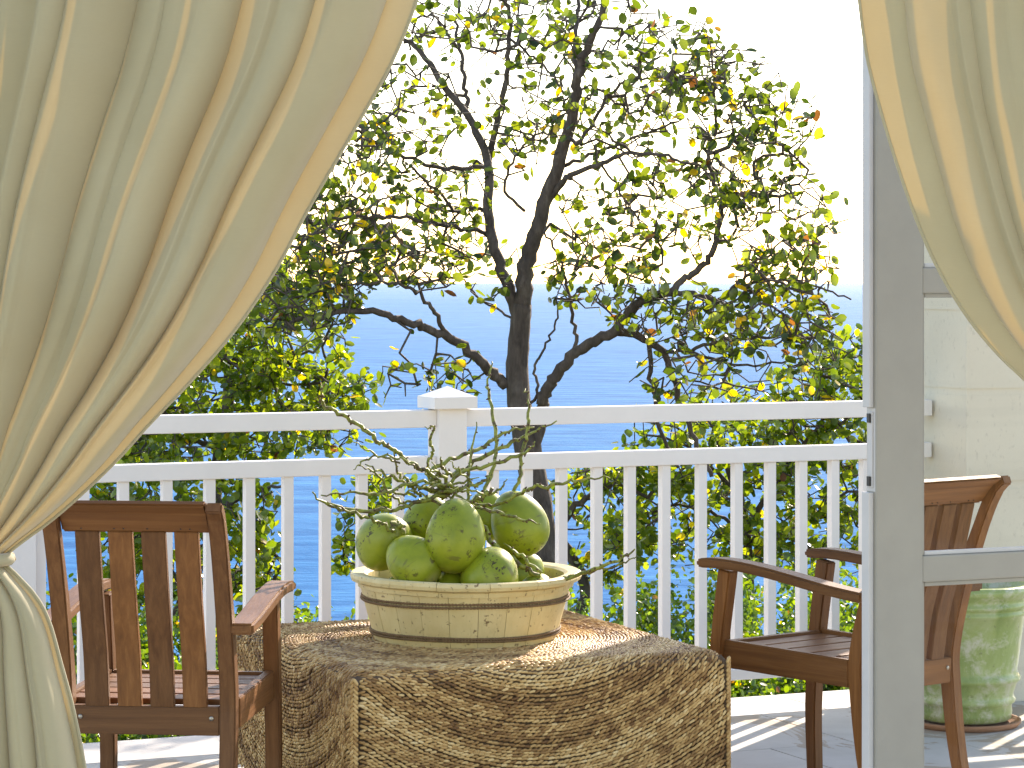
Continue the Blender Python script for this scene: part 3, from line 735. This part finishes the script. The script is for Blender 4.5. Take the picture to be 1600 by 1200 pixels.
# ------------------------------------------------------------------ curtains
def interp(tab, y):
    if y <= tab[0][0]: return tab[0][1]+(tab[0][0]-y)*(tab[0][1]-tab[1][1])/(tab[1][0]-tab[0][0])*.7
    for (a, va), (b_, vb) in zip(tab, tab[1:]):
        if y <= b_: return va+(vb-va)*(y-a)/(b_-a)
    return tab[-1][1]
def smooth_tab(tab):
    return [tuple(p) for p in catmull(tab, 8)]
def curtain(name, Y, inner, outer, nf, seed, flip, label, tiey, hem_y):
    """inner: tab (row, x) of the free edge; outer: tab of the edge outside the picture; rows are heights, both in photo units at distance Y"""
    rg = np.random.default_rng(seed)
    inner = smooth_tab(inner); outer = smooth_tab(outer)
    y0, y1 = -130, hem_y; NV = 260; NU = 640
    s = Y/FPX
    cum = np.cumsum(rg.uniform(.35, 1.5, nf)); cum = cum/cum[-1]; amp = rg.uniform(.5, 1.25, nf+1); sub = rg.uniform(0, 1, nf+1); ph2 = rg.uniform(0, 6.28, nf+1)
    edges = np.concatenate([[0], cum]); us = np.linspace(0, 1, NU)
    V = np.zeros((NV, NU, 3))
    for j in range(NV):
        t = j/(NV-1); y = y0+(y1-y0)*t
        xi = interp(inner, y); xo = interp(outer, y); wd = abs(xi-xo)*s
        tie = math.exp(-((y-tiey)/75)**2)
        for i in range(NU):
            u = us[i]; k = min(nf-1, int(np.searchsorted(edges, u, 'right')-1)); f = (u-edges[k])/(edges[k+1]-edges[k])
            a1 = amp[k]*(1-f)+amp[k+1]*f
            h = y/900
            phw = f+.10*math.sin(h*2.3+ph2[k])*math.sin(math.pi*f)
            w = wd/nf
            A = min(.078, .95*w+.008)*a1*(.55+.55*min(1, wd/.9))
            d = -A*math.cos(2*math.pi*phw)
            d += A*.30*math.sin(4*math.pi*phw+ph2[k]+h*1.5)*sub[k]
            d += .004*sub[k]*math.sin(6*math.pi*phw+h*3+ph2[k])*min(1, wd/.8)
            xs = .44*w*math.sin(2*math.pi*phw)*(.6+.6*a1)*(1-.5*tie)
            edge = min(1, (1-u)*14) if True else 1
            x = (xo+(xi-xo)*u)*s-800*s + xs*edge*min(1, u*14)*flip
            lump = .012*mnoise.noise(Vector((u*6+seed, h*5, 1.3)))+.004*mnoise.noise(Vector((u*30, h*9, 5.3)))
            bulge = .05*math.sin(math.pi*u)*(1-.4*tie)
            yy = Y+(d*(edge*.85+.15))*(1-.35*tie)+lump-bulge
            V[j, i] = (x, yy, EYE-(y-440)*s)
    F = np.array([(j*NU+i, j*NU+i+1, (j+1)*NU+i+1, (j+1)*NU+i) for j in range(NV-1) for i in range(NU-1)])
    root = empty(name, (0, Y, 0), 0, label=label, cat='curtain', group='cream curtains drawn back from the opening')
    Vr = V.reshape(-1, 3)-np.array([0, Y, 0])
    o = obj('drape', mesh_np('drape', Vr, F), FABRIC, root)
    # hem roll down the free edge
    E = [V[j, NU-1]-np.array([0, Y, 0]) for j in range(0, NV, 2)]
    obj('side_hem', mesh_np('side_hem', *[np.array(q) if k_ == 0 else q for k_, q in enumerate(tube(E, .0035, 6))]), FABRIC, root)
    # tie band
    xi = interp(inner, tiey); xo = interp(outer, tiey); c = ((xi+xo)/2-800)*s; hw = abs(xi-xo)/2*s+.012
    pts = [(c+hw*math.cos(a), .055*math.sin(a), EYE-(tiey-440)*s) for a in np.linspace(0, 2*math.pi, 33)]
    V2, F2 = tube(pts, .012, 6, cap=False); obj('tieback', mesh_np('tieback', np.array(V2), F2), FABRIC, root)
    return root
hemy = 440+1.49*FPX/5.0
curtain('curtain', 5.0,
        [(-130, 690), (0, 652), (100, 612), (200, 556), (320, 486), (420, 432), (510, 372), (590, 304), (665, 232), (720, 182), (770, 130), (815, 78), (850, 30), (875, 4), (895, 22), (930, 55), (970, 77), (1040, 97), (1110, 116), (1200, 134), (1400, 165), (1720, 190)],
        [(-130, -420), (0, -400), (300, -380), (600, -300), (800, -200), (875, -130), (960, -190), (1200, -290), (1720, -340)],
        11, 4, 1, 'cream cotton curtain gathered to the left, its folds sweeping down to a tie', 873, hemy)
curtain('curtain', 5.1,
        [(-130, 1325), (0, 1342), (60, 1350), (130, 1364), (260, 1402), (390, 1450), (480, 1500), (550, 1556), (610, 1618), (700, 1700), (800, 1790), (873, 1850), (950, 1790), (1200, 1700), (1720, 1650)],
        [(-130, 2060), (0, 2050), (400, 2040), (800, 1990), (873, 1970), (1000, 2000), (1200, 2030), (1720, 2060)],
        7, 12, -1, 'cream cotton curtain gathered to the right in front of the glazed door', 873, hemy)
rod = empty('curtain_rod', (0, 5.05, 2.30), label='plain curtain rod above the opening', cat='curtain rod')
V2, F2 = tube([(-1.6, 0, 0), (1.6, 0, 0)], .014, 12); obj('rod', mesh_np('rod', np.array(V2), F2), BRASS, rod)

# ------------------------------------------------------------------ vegetation
LV = np.array([(0, 0, 0), (0, .27, -.03), (0, .52, -.02), (0, .78, .01), (0, 1, .05), (.25, .22, .05), (.34, .50, .06), (.26, .80, .05), (-.25, .22, .05), (-.34, .50, .06), (-.26, .80, .05)])
LF = [(0, 5, 1), (0, 1, 8), (1, 5, 6), (1, 6, 2), (1, 2, 9), (1, 9, 8), (2, 6, 7), (2, 7, 3), (2, 3, 10), (2, 10, 9), (3, 7, 4), (3, 4, 10)]
LFa = np.array(LF)
def leaf_cloud(P, D, size, rg, tint, up=.6, asp=1.0):
    """P positions, D directions; returns V,F,tint for leaf meshes"""
    n = len(P); Y_ = D/(np.linalg.norm(D, axis=1, keepdims=True)+1e-9)
    N = rg.normal(0, 1, (n, 3)); N[:, 2] = np.abs(N[:, 2])*(1+up); X_ = np.cross(Y_, N); X_ /= np.linalg.norm(X_, axis=1, keepdims=True)+1e-9; Z_ = np.cross(X_, Y_)
    curl = rg.uniform(.4, 2.4, (n, 1, 1))
    s = size[:, None, None]
    V = P[:, None, :]+s*(LV[None, :, 0:1]*asp*X_[:, None, :]+LV[None, :, 1:2]*Y_[:, None, :]+LV[None, :, 2:3]*curl*Z_[:, None, :])
    F = (LFa[None]+(np.arange(n)*len(LV))[:, None, None]).reshape(-1, 3)
    return V.reshape(-1, 3), F, np.repeat(tint, len(LV))
leafvars = {}
def leaf_objs(P, D, size, rg, mat, parent, key, asp):
    if key not in leafvars:
        L = []
        for t in (.05, .2, .35, .5, .6, .72, .84, .93, .985):
            v, f, tt = leaf_cloud(np.zeros((1, 3)), np.array([[0, 1., 0]]), np.ones(1), np.random.default_rng(int(t*100)), np.array([t]), 30, asp)
            me = mesh_np('leaf', v, f, True, {'tint': tt}); me.materials.append(mat); L.append(me)
        leafvars[key] = L
    L = leafvars[key]; wts = np.array([2, 3, 3, 3, 3, 3, 2.6, 1.3, .4]); wts /= wts.sum()
    for i in range(len(P)):
        o = obj('leaf', L[rg.choice(len(L), p=wts)], mat, parent)
        y = Vector(D[i]).normalized(); n = Vector(rg.normal(0, 1, 3)); n.z = abs(n.z)*1.6; x = y.cross(n).normalized(); zz = x.cross(y)
        M = Matrix((x, y, zz)).transposed().to_4x4(); o.matrix_local = Matrix.Translation(Vector(P[i])) @ M @ Matrix.Scale(size[i], 4)
def grow(seed_nodes, targets, step, rg, jit=.25, grav=0.0):
    """seed_nodes (n,3); connects every target to the nearest node. returns pos, parent, seed count"""
    pos = [np.array(p) for p in seed_nodes]; par = [-1]*len(pos)
    tg = np.array(targets); d = np.array([np.min(np.linalg.norm(np.array(seed_nodes)-t, axis=1)) for t in tg]); tg = tg[np.argsort(d)]
    buf = np.zeros((len(pos)+len(tg)*14, 3)); buf[:len(pos)] = np.array(pos); n = len(pos); tips = []
    for t in tg:
        dd = np.linalg.norm(buf[:n]-t, axis=1); k = int(np.argmin(dd)); L = dd[k]
        m = max(1, min(12, int(L/step))); a = buf[k].copy(); prev = k
        off = rg.normal(0, 1, 3)*L*jit*.5; off[2] += grav*L
        for q in range(1, m+1):
            f = q/m; p = a+(t-a)*f+off*math.sin(math.pi*f)+rg.normal(0, step*.12, 3)*(q < m)
            if n >= len(buf): break
            buf[n] = p; pos.append(p); par.append(prev); prev = n; n += 1
        tips.append(prev)
    return np.array(pos), np.array(par), tips
def twig_mesh(pos, par, nseed, tipr, name, origin, sides=4, expn=2.35):
    n = len(pos); w = np.zeros(n); child = np.zeros(n, int)
    for i in range(n-1, nseed-1, -1):
        if child[i] == 0: w[i] = tipr**expn
        child[par[i]] += 1; w[par[i]] += w[i]
    r = w**(1/expn)
    V = []; F = []
    for i in range(nseed, n):
        p = par[i]; a = pos[p]-origin; b_ = pos[i]-origin; ra = min(r[p] if p >= nseed else r[i]*1.15, r[i]*1.35); rb = r[i]
        d = b_-a; L = np.linalg.norm(d)
        if L < 1e-5: continue
        d = d/L; x = np.cross(d, (.3, .2, .93)); x /= np.linalg.norm(x)+1e-9; y = np.cross(d, x); k0 = len(V); b2 = b_+d*rb*.3
        for c, q in ((a, ra), (b2, rb)):
            for k in range(sides):
                t = 2*math.pi*k/sides; V.append(c+q*(x*math.cos(t)+y*math.sin(t)))
        for k in range(sides):
            k2 = (k+1) % sides; F.append((k0+k, k0+k2, k0+sides+k2, k0+sides+k))
    return mesh_np(name, np.array(V), np.array(F)), r
def make_tree(name, label, cat, limbs, blobs, ntarget, leafper, lsize, mat, key, seed, group=None, nleafobj=300, asp=1.0, tipr=.0030, expn=2.5, step=.09, jit=.3, up=.6, spread=.16, yel=None):
    """limbs: list of (polyline px, depth list or (a,b), radius px list) the first is the trunk; blobs: (cx,cy,rx,ry,Y,ry_depth,weight)"""
    rg = np.random.default_rng(seed); seeds = []
    base = None; parts = []
    for n_, (pl, Yr, rr_) in enumerate(limbs):
        m = len(pl); P = [np.array(px(x, y, Yr[0]+(Yr[1]-Yr[0])*(i/(m-1))**1.2)) for i, (x, y) in enumerate(pl)]
        rad = [(rr_[0]+(rr_[1]-rr_[0])*i/(m-1))*(.84 if n_ < 2 else .68)*Yr[0]/FPX for i in range(m)]
        if n_ == 0:
            if base is None: base = P[0]; bz = P[0].copy(); bz[2] = -2.2; P = [bz]+P; rad = [rad[0]*1.35]+rad; 
        C = catmull([np.append(p, r_) for p, r_ in zip(P, rad)], 5)
        pts = np.array([c[:3] for c in C]); rd = np.array([c[3] for c in C])
        if n_: pts[2:-1] += rg.normal(0, .006, (len(pts)-3, 3))
        parts.append((pts, rd)); seeds += list(pts[(8 if n_ == 0 else 2):])
    origin = np.array([parts[0][0][0][0], parts[0][0][0][1], -1.6])
    root = empty(name, origin, 0, label=label, cat=cat, group=group)
    for n_, (pts, rd) in enumerate(parts):
        v, f = tube(pts-origin, rd, 12 if rd.max() > .02 else 7, .10, seed*50+n_)
        obj('trunk' if n_ == 0 else 'branch', mesh_np('limb', np.array(v), f), BARK, root)
    w = np.array([b_[6] for b_ in blobs], float); w /= w.sum(); T_ = []
    for _ in range(ntarget):
        b_ = blobs[rg.choice(len(blobs), p=w)]
        while True:
            q = rg.uniform(-1, 1, 3)
            if np.dot(q, q) <= 1: break
        T_.append(np.array(px(b_[0]+q[0]*b_[2], b_[1]+q[1]*b_[3], b_[4]+q[2]*b_[5])))
    pos, par, tips = grow(seeds, T_, step, rg, jit)
    tm, r = twig_mesh(pos, par, len(seeds), tipr, 'twigs', origin, 4, expn); obj('twigs', tm, BARK, root, kind='stuff')
    LP = []; LD = []
    for tp in tips:
        i = tp; chain = []
        while i >= len(seeds) and len(chain) < 4: chain.append(i); i = par[i]
        if len(chain) < 2: d0 = rg.normal(0, 1, 3)
        else: d0 = pos[chain[0]]-pos[chain[-1]]
        d0 = d0/(np.linalg.norm(d0)+1e-9)
        nl = rg.poisson(leafper)
        for _ in range(nl):
            c = chain[min(len(chain)-1, int(rg.exponential(1.0)))] if chain else tp
            p = pos[c]+rg.normal(0, .012, 3)*(1+spread*6*rg.random()); d = d0*.55+rg.normal(0, .65, 3); d[2] -= .12
            LP.append(p-origin); LD.append(d)
    LP = np.array(LP); LD = np.array(LD); n = len(LP); perm = rg.permutation(n); LP = LP[perm]; LD = LD[perm]
    size = lsize*rg.uniform(.6, 1.25, n)
    tint = rg.beta(1.4, 1.3, n)
    order = np.argsort((LP[:, 1]+origin[1])/size)[:]        # largest in view first
    ko = min(nleafobj, n); a = order[:ko]; b_ = order[ko:]
    if ko: leaf_objs(LP[a], LD[a], size[a], rg, mat, root, key, asp)
    V, F, tt = leaf_cloud(LP[b_], LD[b_], size[b_], rg, tint[b_], up, asp)
    obj('foliage', mesh_np('foliage', V, F, True, {'tint': tt}), mat, root, kind='stuff')
    print(name, 'leaves', n, 'nodes', len(pos)); return root

Y1 = 14.0
main_limbs = [
    ([(862, 1010), (852, 880), (840, 780), (826, 710), (813, 640), (808, 580), (812, 520), (816, 475)], (14, 14), (29, 18)),
    ([(816, 480), (820, 430), (835, 370), (850, 320), (870, 260), (890, 200), (900, 150), (906, 110), (925, 60), (945, 10), (960, -50)], (14, 13.6), (17, 5)),
    ([(905, 118), (897, 75), (902, 30), (908, -25)], (13.8, 14), (7, 4)),
    ([(812, 505), (795, 450), (778, 400), (766, 345), (765, 270), (759, 241), (733, 184), (705, 147), (677, 108), (645, 71), (615, 55)], (14, 14.5), (15, 5)),
    ([(764, 250), (774, 198), (787, 142), (793, 99), (796, 37), (790, 0), (788, -40)], (14.3, 14.1), (8, 4)),
    ([(728, 170), (729, 150), (725, 113), (719, 79), (713, 51), (718, 8), (722, -30)], (14.4, 14.7), (6, 3)),
    ([(713, 72), (695, 48), (677, 26), (650, 30), (643, 60), (640, 78)], (14.6, 14.8), (4, 2.5)),
    ([(796, 60), (835, 90), (860, 115), (890, 150)], (14.1, 14.0), (3.5, 2.5)),
    ([(790, 602), (765, 580), (747, 560), (707, 530), (672, 515), (640, 505), (600, 492), (560, 485), (520, 489), (460, 500)], (14, 13.3), (13, 5)),
    ([(707, 530), (688, 505), (675, 483), (655, 460), (625, 446), (590, 442), (540, 445)], (13.8, 13.3), (6, 2.5)),
    ([(836, 720), (842, 660), (847, 630), (857, 605), (877, 575), (900, 550), (930, 532), (962, 518), (980, 490), (1005, 470), (1050, 457)], (14, 13.6), (15, 10)),
    ([(1050, 457), (1065, 438), (1095, 418), (1113, 390), (1125, 350), (1128, 315), (1110, 270), (1108, 240), (1120, 200), (1118, 130), (1112, 80)], (13.6, 13.3), (9, 2.5)),
    ([(1050, 457), (1090, 461), (1125, 468), (1150, 445), (1175, 423), (1205, 398)], (13.6, 13.2), (7, 3)),
    ([(1148, 448), (1190, 440), (1232, 438), (1280, 450), (1330, 468)], (13.4, 13.1), (4, 2)),
    ([(1128, 325), (1160, 310), (1200, 300), (1225, 297)], (13.4, 13.2), (4, 2)),
    ([(962, 518), (1000, 525), (1035, 550), (1052, 590), (1068, 640), (1092, 700), (1112, 745)], (13.8, 13.9), (10, 5)),
    ([(1014, 535), (1019, 590), (1026, 640), (1038, 690), (1060, 730)], (13.8, 14.1), (6, 4)),
    ([(1040, 550), (1080, 547), (1130, 533), (1185, 528), (1250, 520)], (13.8, 13.3), (5, 2.5)),
    ([(1075, 548), (1120, 562), (1180, 570), (1250, 560)], (13.7, 13.3), (4, 2)),
    ([(858, 312), (880, 285), (900, 270), (940, 255), (977, 241), (1033, 243), (1075, 255)], (13.9, 13.2), (8, 3)),
    ([(880, 260), (930, 240), (1000, 212), (1060, 190)], (13.9, 13.4), (5, 2.5)),
    ([(888, 215), (905, 222), (933, 177), (960, 140), (983, 127), (1010, 122), (1063, 130)], (13.8, 13.3), (5, 2.5)),
    ([(940, 258), (965, 295), (990, 333), (1027, 377)], (13.7, 13.6), (3, 2)),
    ([(768, 262), (740, 262), (700, 264), (655, 252), (600, 233), (565, 208), (540, 195)], (14.4, 13.7), (6, 3)),
    ([(770, 340), (745, 325), (712, 328), (673, 288), (640, 258)], (14.3, 13.9), (5, 3)),
    ([(775, 385), (752, 362), (720, 358), (660, 345), (600, 338), (540, 340), (490, 352)], (14.2, 13.5), (6, 3)),
    ([(820, 330), (790, 300), (800, 255), (830, 215), (860, 210)], (14, 13.7), (4, 2.5)),
    ([(893, 560), (897, 520), (892, 470), (882, 430), (868, 390), (850, 362)], (13.9, 13.6), (5, 2.5)),
    ([(820, 640), (840, 610), (835, 575), (850, 545), (868, 510), (872, 480)], (14, 13.7), (4, 2)),
    ([(805, 500), (770, 480), (745, 462), (725, 440), (712, 415)], (14, 14.3), (3, 2)),
]
main_blobs = [
    (880, 40, 160, 75, 14, .7, 1.5), (700, 40, 90, 70, 14.3, .6, .6), (1060, 90, 90, 75, 13.6, .5, 1.0), (1130, 150, 110, 80, 13.4, .5, 1.3), (1210, 190, 80, 60, 13.3, .4, .6),
    (960, 170, 110, 90, 13.8, .6, 1.2), (820, 180, 90, 90, 14.0, .6, .8), (640, 170, 90, 80, 14.2, .6, .9), (560, 260, 90, 80, 13.8, .6, 1.4), (700, 300, 90, 70, 14.2, .6, .9),
    (1160, 260, 110, 60, 13.4, .5, .9), (1070, 320, 110, 80, 13.5, .5, .8), (1220, 340, 110, 70, 13.3, .5, .9), (960, 340, 110, 80, 13.7, .5, .8),
    (520, 380, 110, 90, 13.7, .6, 2.2), (640, 390, 120, 70, 13.8, .6, 1.3), (470, 470, 110, 60, 13.5, .5, 1.6), (940, 430, 100, 60, 13.6, .5, 1.0), (1060, 490, 120, 50, 13.6, .5, .9),
    (1230, 420, 90, 60, 13.2, .4, .9), (1190, 500, 120, 50, 13.3, .4, 1.2), (1270, 540, 60, 60, 13.3, .4, .7), (1100, 580, 130, 60, 13.6, .5, .8), (700, 590, 60, 40, 13.8, .4, .25), (760, 420, 60, 60, 14.1, .4, .3),
    (620, 590, 40, 40, 13.5, .3, .10)]
make_tree('sea_almond_tree', 'tall forked dark trunked tree with sparse yellow green leaves in the centre beyond the railing', 'tree', main_limbs, main_blobs, 3900, 1.1, .060, LEAF, 'a', 21, 'leafy trees beyond the railing', asp=1.0, tipr=.0032, jit=.36, expn=2.7)

left_limbs = [
    ([(330, 1010), (334, 800), (342, 715), (356, 635), (357, 560), (345, 535)], (15.4, 15.4), (15, 9)),
    ([(345, 540), (320, 510), (300, 480), (290, 440)], (15.4, 15.2), (7, 3)),
    ([(352, 560), (385, 565), (420, 560), (470, 575), (520, 600)], (15.4, 15), (6, 3)),
    ([(356, 640), (400, 640), (450, 650), (520, 660)], (15.4, 15), (5, 3)),
    ([(345, 700), (300, 690), (262, 670), (250, 640)], (15.4, 15.2), (7, 4)),
    ([(350, 600), (380, 590), (500, 600), (505, 540), (520, 500)], (15.4, 14.8), (4, 2.5)),
    ([(345, 540), (380, 500), (430, 480), (480, 470)], (15.4, 15), (5, 3))]
left_blobs = [(430, 450, 110, 60, 15.1, .7, 1.2), (400, 540, 150, 70, 15.2, .8, 2.2), (330, 610, 120, 60, 15.2, .7, 1.6), (470, 600, 120, 60, 15.1, .6, 1.4), (300, 690, 160, 50, 15.2, .7, 1.6), (450, 680, 130, 45, 15.1, .6, 1.1), (540, 650, 60, 50, 15, .4, .35), (210, 700, 80, 50, 15.2, .5, .8)]
make_tree('glossy_leaved_tree', 'dense glossy leaved tree behind the railing at the left, next to the curtain', 'tree', left_limbs, left_blobs, 1250, 3.6, .056, LEAF2, 'b', 33, 'leafy trees beyond the railing', asp=1.05)
lowl = [
    ([(250, 1120), (262, 1000), (290, 920), (300, 850)], (14.4, 14.4), (11, 6)),
    ([(300, 850), (340, 800), (400, 770), (440, 760)], (14.4, 14.2), (5, 2.5)),
    ([(290, 920), (240, 860), (200, 800), (170, 760)], (14.4, 14.3), (6, 3)),
    ([(295, 880), (350, 900), (400, 880), (440, 850)], (14.4, 14.2), (4, 2))]
lowb = [(230, 770, 110, 60, 14.5, .6, 1.4), (350, 800, 90, 70, 14.4, .6, 1.4), (400, 900, 60, 80, 14.4, .5, .9), (250, 900, 120, 80, 14.5, .6, 1.3), (180, 850, 60, 80, 14.5, .5, .6), (400, 1000, 130, 60, 14.2, .5, .7)]
make_tree('young_broadleaf_tree', 'low broad leaved tree seen between the balusters behind the left chair', 'tree', lowl, lowb, 640, 4.2, .058, LEAF2, 'b', 44, 'leafy trees beyond the railing', asp=1.05)
midl = [
    ([(905, 1010), (915, 930), (900, 880), (872, 850)], (14.8, 14.8), (12, 8)),
    ([(905, 905), (885, 860), (880, 820), (905, 785), (945, 762), (960, 755)], (14.8, 14.6), (9, 4)),
    ([(550, 1010), (560, 900), (580, 820), (575, 770)], (14.9, 14.9), (4, 2)),
    ([(905, 880), (960, 850), (1000, 830), (1040, 800)], (14.8, 14.6), (4, 2))]
midb = [(960, 800, 70, 70, 14.7, .5, 1.0), (1000, 740, 90, 30, 14.7, .4, .8), (900, 760, 40, 50, 14.7, .4, .4), (950, 870, 60, 50, 14.7, .4, .7), (600, 760, 60, 40, 14.8, .4, .7), (560, 850, 50, 80, 14.8, .4, .7)]
make_tree('crooked_tree', 'small crooked tree with a bent dark stem seen through the balusters right of the bowl', 'tree', midl, midb, 420, 3.4, .054, LEAF2, 'b', 55, 'leafy trees beyond the railing', asp=1.0)
rightl = [
    ([(1180, 1080), (1170, 900), (1165, 820), (1140, 740), (1120, 680)], (15.2, 15.2), (10, 5)),
    ([(1165, 820), (1210, 760), (1250, 700), (1290, 650)], (15.2, 15), (6, 3)),
    ([(1170, 880), (1230, 830), (1290, 790), (1350, 760)], (15.2, 15), (6, 3)),
    ([(1150, 770), (1100, 720), (1060, 690), (1010, 680)], (15.2, 15), (5, 2.5)),
    ([(1165, 830), (1110, 800), (1060, 790), (1020, 800)], (15.2, 15), (5, 2.5))]
rightb = [(1150, 650, 170, 50, 15.1, .7, 1.5), (1290, 620, 110, 70, 15.1, .6, 1.5), (1330, 560, 60, 50, 15.1, .4, .5), (1120, 730, 180, 70, 15.1, .6, 1.9), (1290, 740, 120, 80, 15.1, .6, 1.7), (1100, 830, 140, 70, 15.1, .6, 1.3), (1260, 850, 140, 70, 15.1, .6, 1.5), (1420, 700, 90, 150, 15.3, .6, .9)]
make_tree('round_leaved_tree', 'dense round leaved tree filling the view behind the right chair and balusters', 'tree', rightl, rightb, 1300, 3.4, .056, LEAF2, 'b', 66, 'leafy trees beyond the railing', asp=1.1)

# low hedge shrubs under the trees
def shrub(cx, Y, wpx, ytop, seed, label, n=5200, ls=.028, depth=.9):
    rg = np.random.default_rng(seed); wpx *= 1.12; c = px(cx, ytop-22, Y); hw = wpx*Y/FPX; ztop = c.z; base = np.array([c.x, Y, -1.6]); H = ztop+1.6
    root = empty('hedge_shrub', base, label=label, cat='shrub', group='low shrubs below the terrace')
    mb = MB(); 
    for k in range(9):
        a = rg.uniform(0, 6.28); q = rg.uniform(.2, .7); mb.add(tube([(0.02*math.cos(a), .02*math.sin(a), 0), (q*hw*.4*math.cos(a), q*.3*math.sin(a), H*.45), (q*hw*math.cos(a), q*depth*.7*math.sin(a), H*.85)], [.014, .010, .004], 5, .1, k))
    obj('stems', mb.mesh('stems'), BARK, root, kind='stuff')
    n = int(n*2.1); K = 130; cl = rg.normal(0, 1, (K, 3)); cl /= np.linalg.norm(cl, axis=1, keepdims=True); cl[:, 2] = np.abs(cl[:, 2])**.6; cl[:, :2] = np.sign(cl[:, :2])*np.abs(cl[:, :2])**.75; cl *= rg.uniform(.72, 1.0, (K, 1))
    idx = rg.integers(0, K, n); P = cl[idx]+rg.normal(0, .085, (n, 3)); P *= np.array([hw, depth, H*.62]); P[:, 2] += H*.36
    P2 = rg.uniform(-1, 1, (n//3, 3))*np.array([hw*.95, depth*.9, H*.28])+np.array([0, 0, H*.30]); P = np.vstack([P, P2])
    D = rg.normal(0, 1, P.shape); D[:, 2] += .5; m = len(P)
    V, F, tt = leaf_cloud(P, D, ls*rg.uniform(.6, 1.4, m), rg, rg.beta(1.5, 1.2, m), .5, 1.1)
    obj('foliage', mesh_np('foliage', V, F, True, {'tint': tt}), LEAF3, root, kind='stuff')
sh = [(930, 13.2, 90, 955, 'small leaved green shrub low behind the table corner'), (1060, 13.4, 110, 930, 'bright green shrub between the table and the right chair'), (1200, 13.3, 110, 925, 'bright green shrub behind the front legs of the right chair'), (1340, 13.4, 120, 920, 'bright green shrub beside the edge of the glazed door'),
      (1120, 12.4, 130, 1040, 'low ground shrub just below the deck edge at the right'), (1290, 12.6, 130, 1035, 'low ground shrub below the deck edge by the right chair leg'),
      (420, 13.2, 110, 985, 'dark green shrub seen right of the left chair'), (570, 13.4, 100, 975, 'dark green shrub just left of the bowl'), (250, 13.2, 120, 985, 'green shrub behind the slats of the left chair'), (110, 13.2, 110, 960, 'green shrub at far left behind the curtain'),
      (330, 12.4, 140, 1075, 'low ground shrub under the seat of the left chair'), (160, 12.4, 140, 1075, 'low ground shrub below the deck edge at far left'), (700, 13.6, 110, 985, 'green shrub hidden behind the bowl'), (820, 13.5, 90, 975, 'green shrub at the foot of the forked tree'), (1480, 13.4, 120, 930, 'green shrub behind the stone pier')]
for i, (cx, Y, w_, yt, lab) in enumerate(sh): shrub(cx, Y, w_, yt, 200+i, lab)
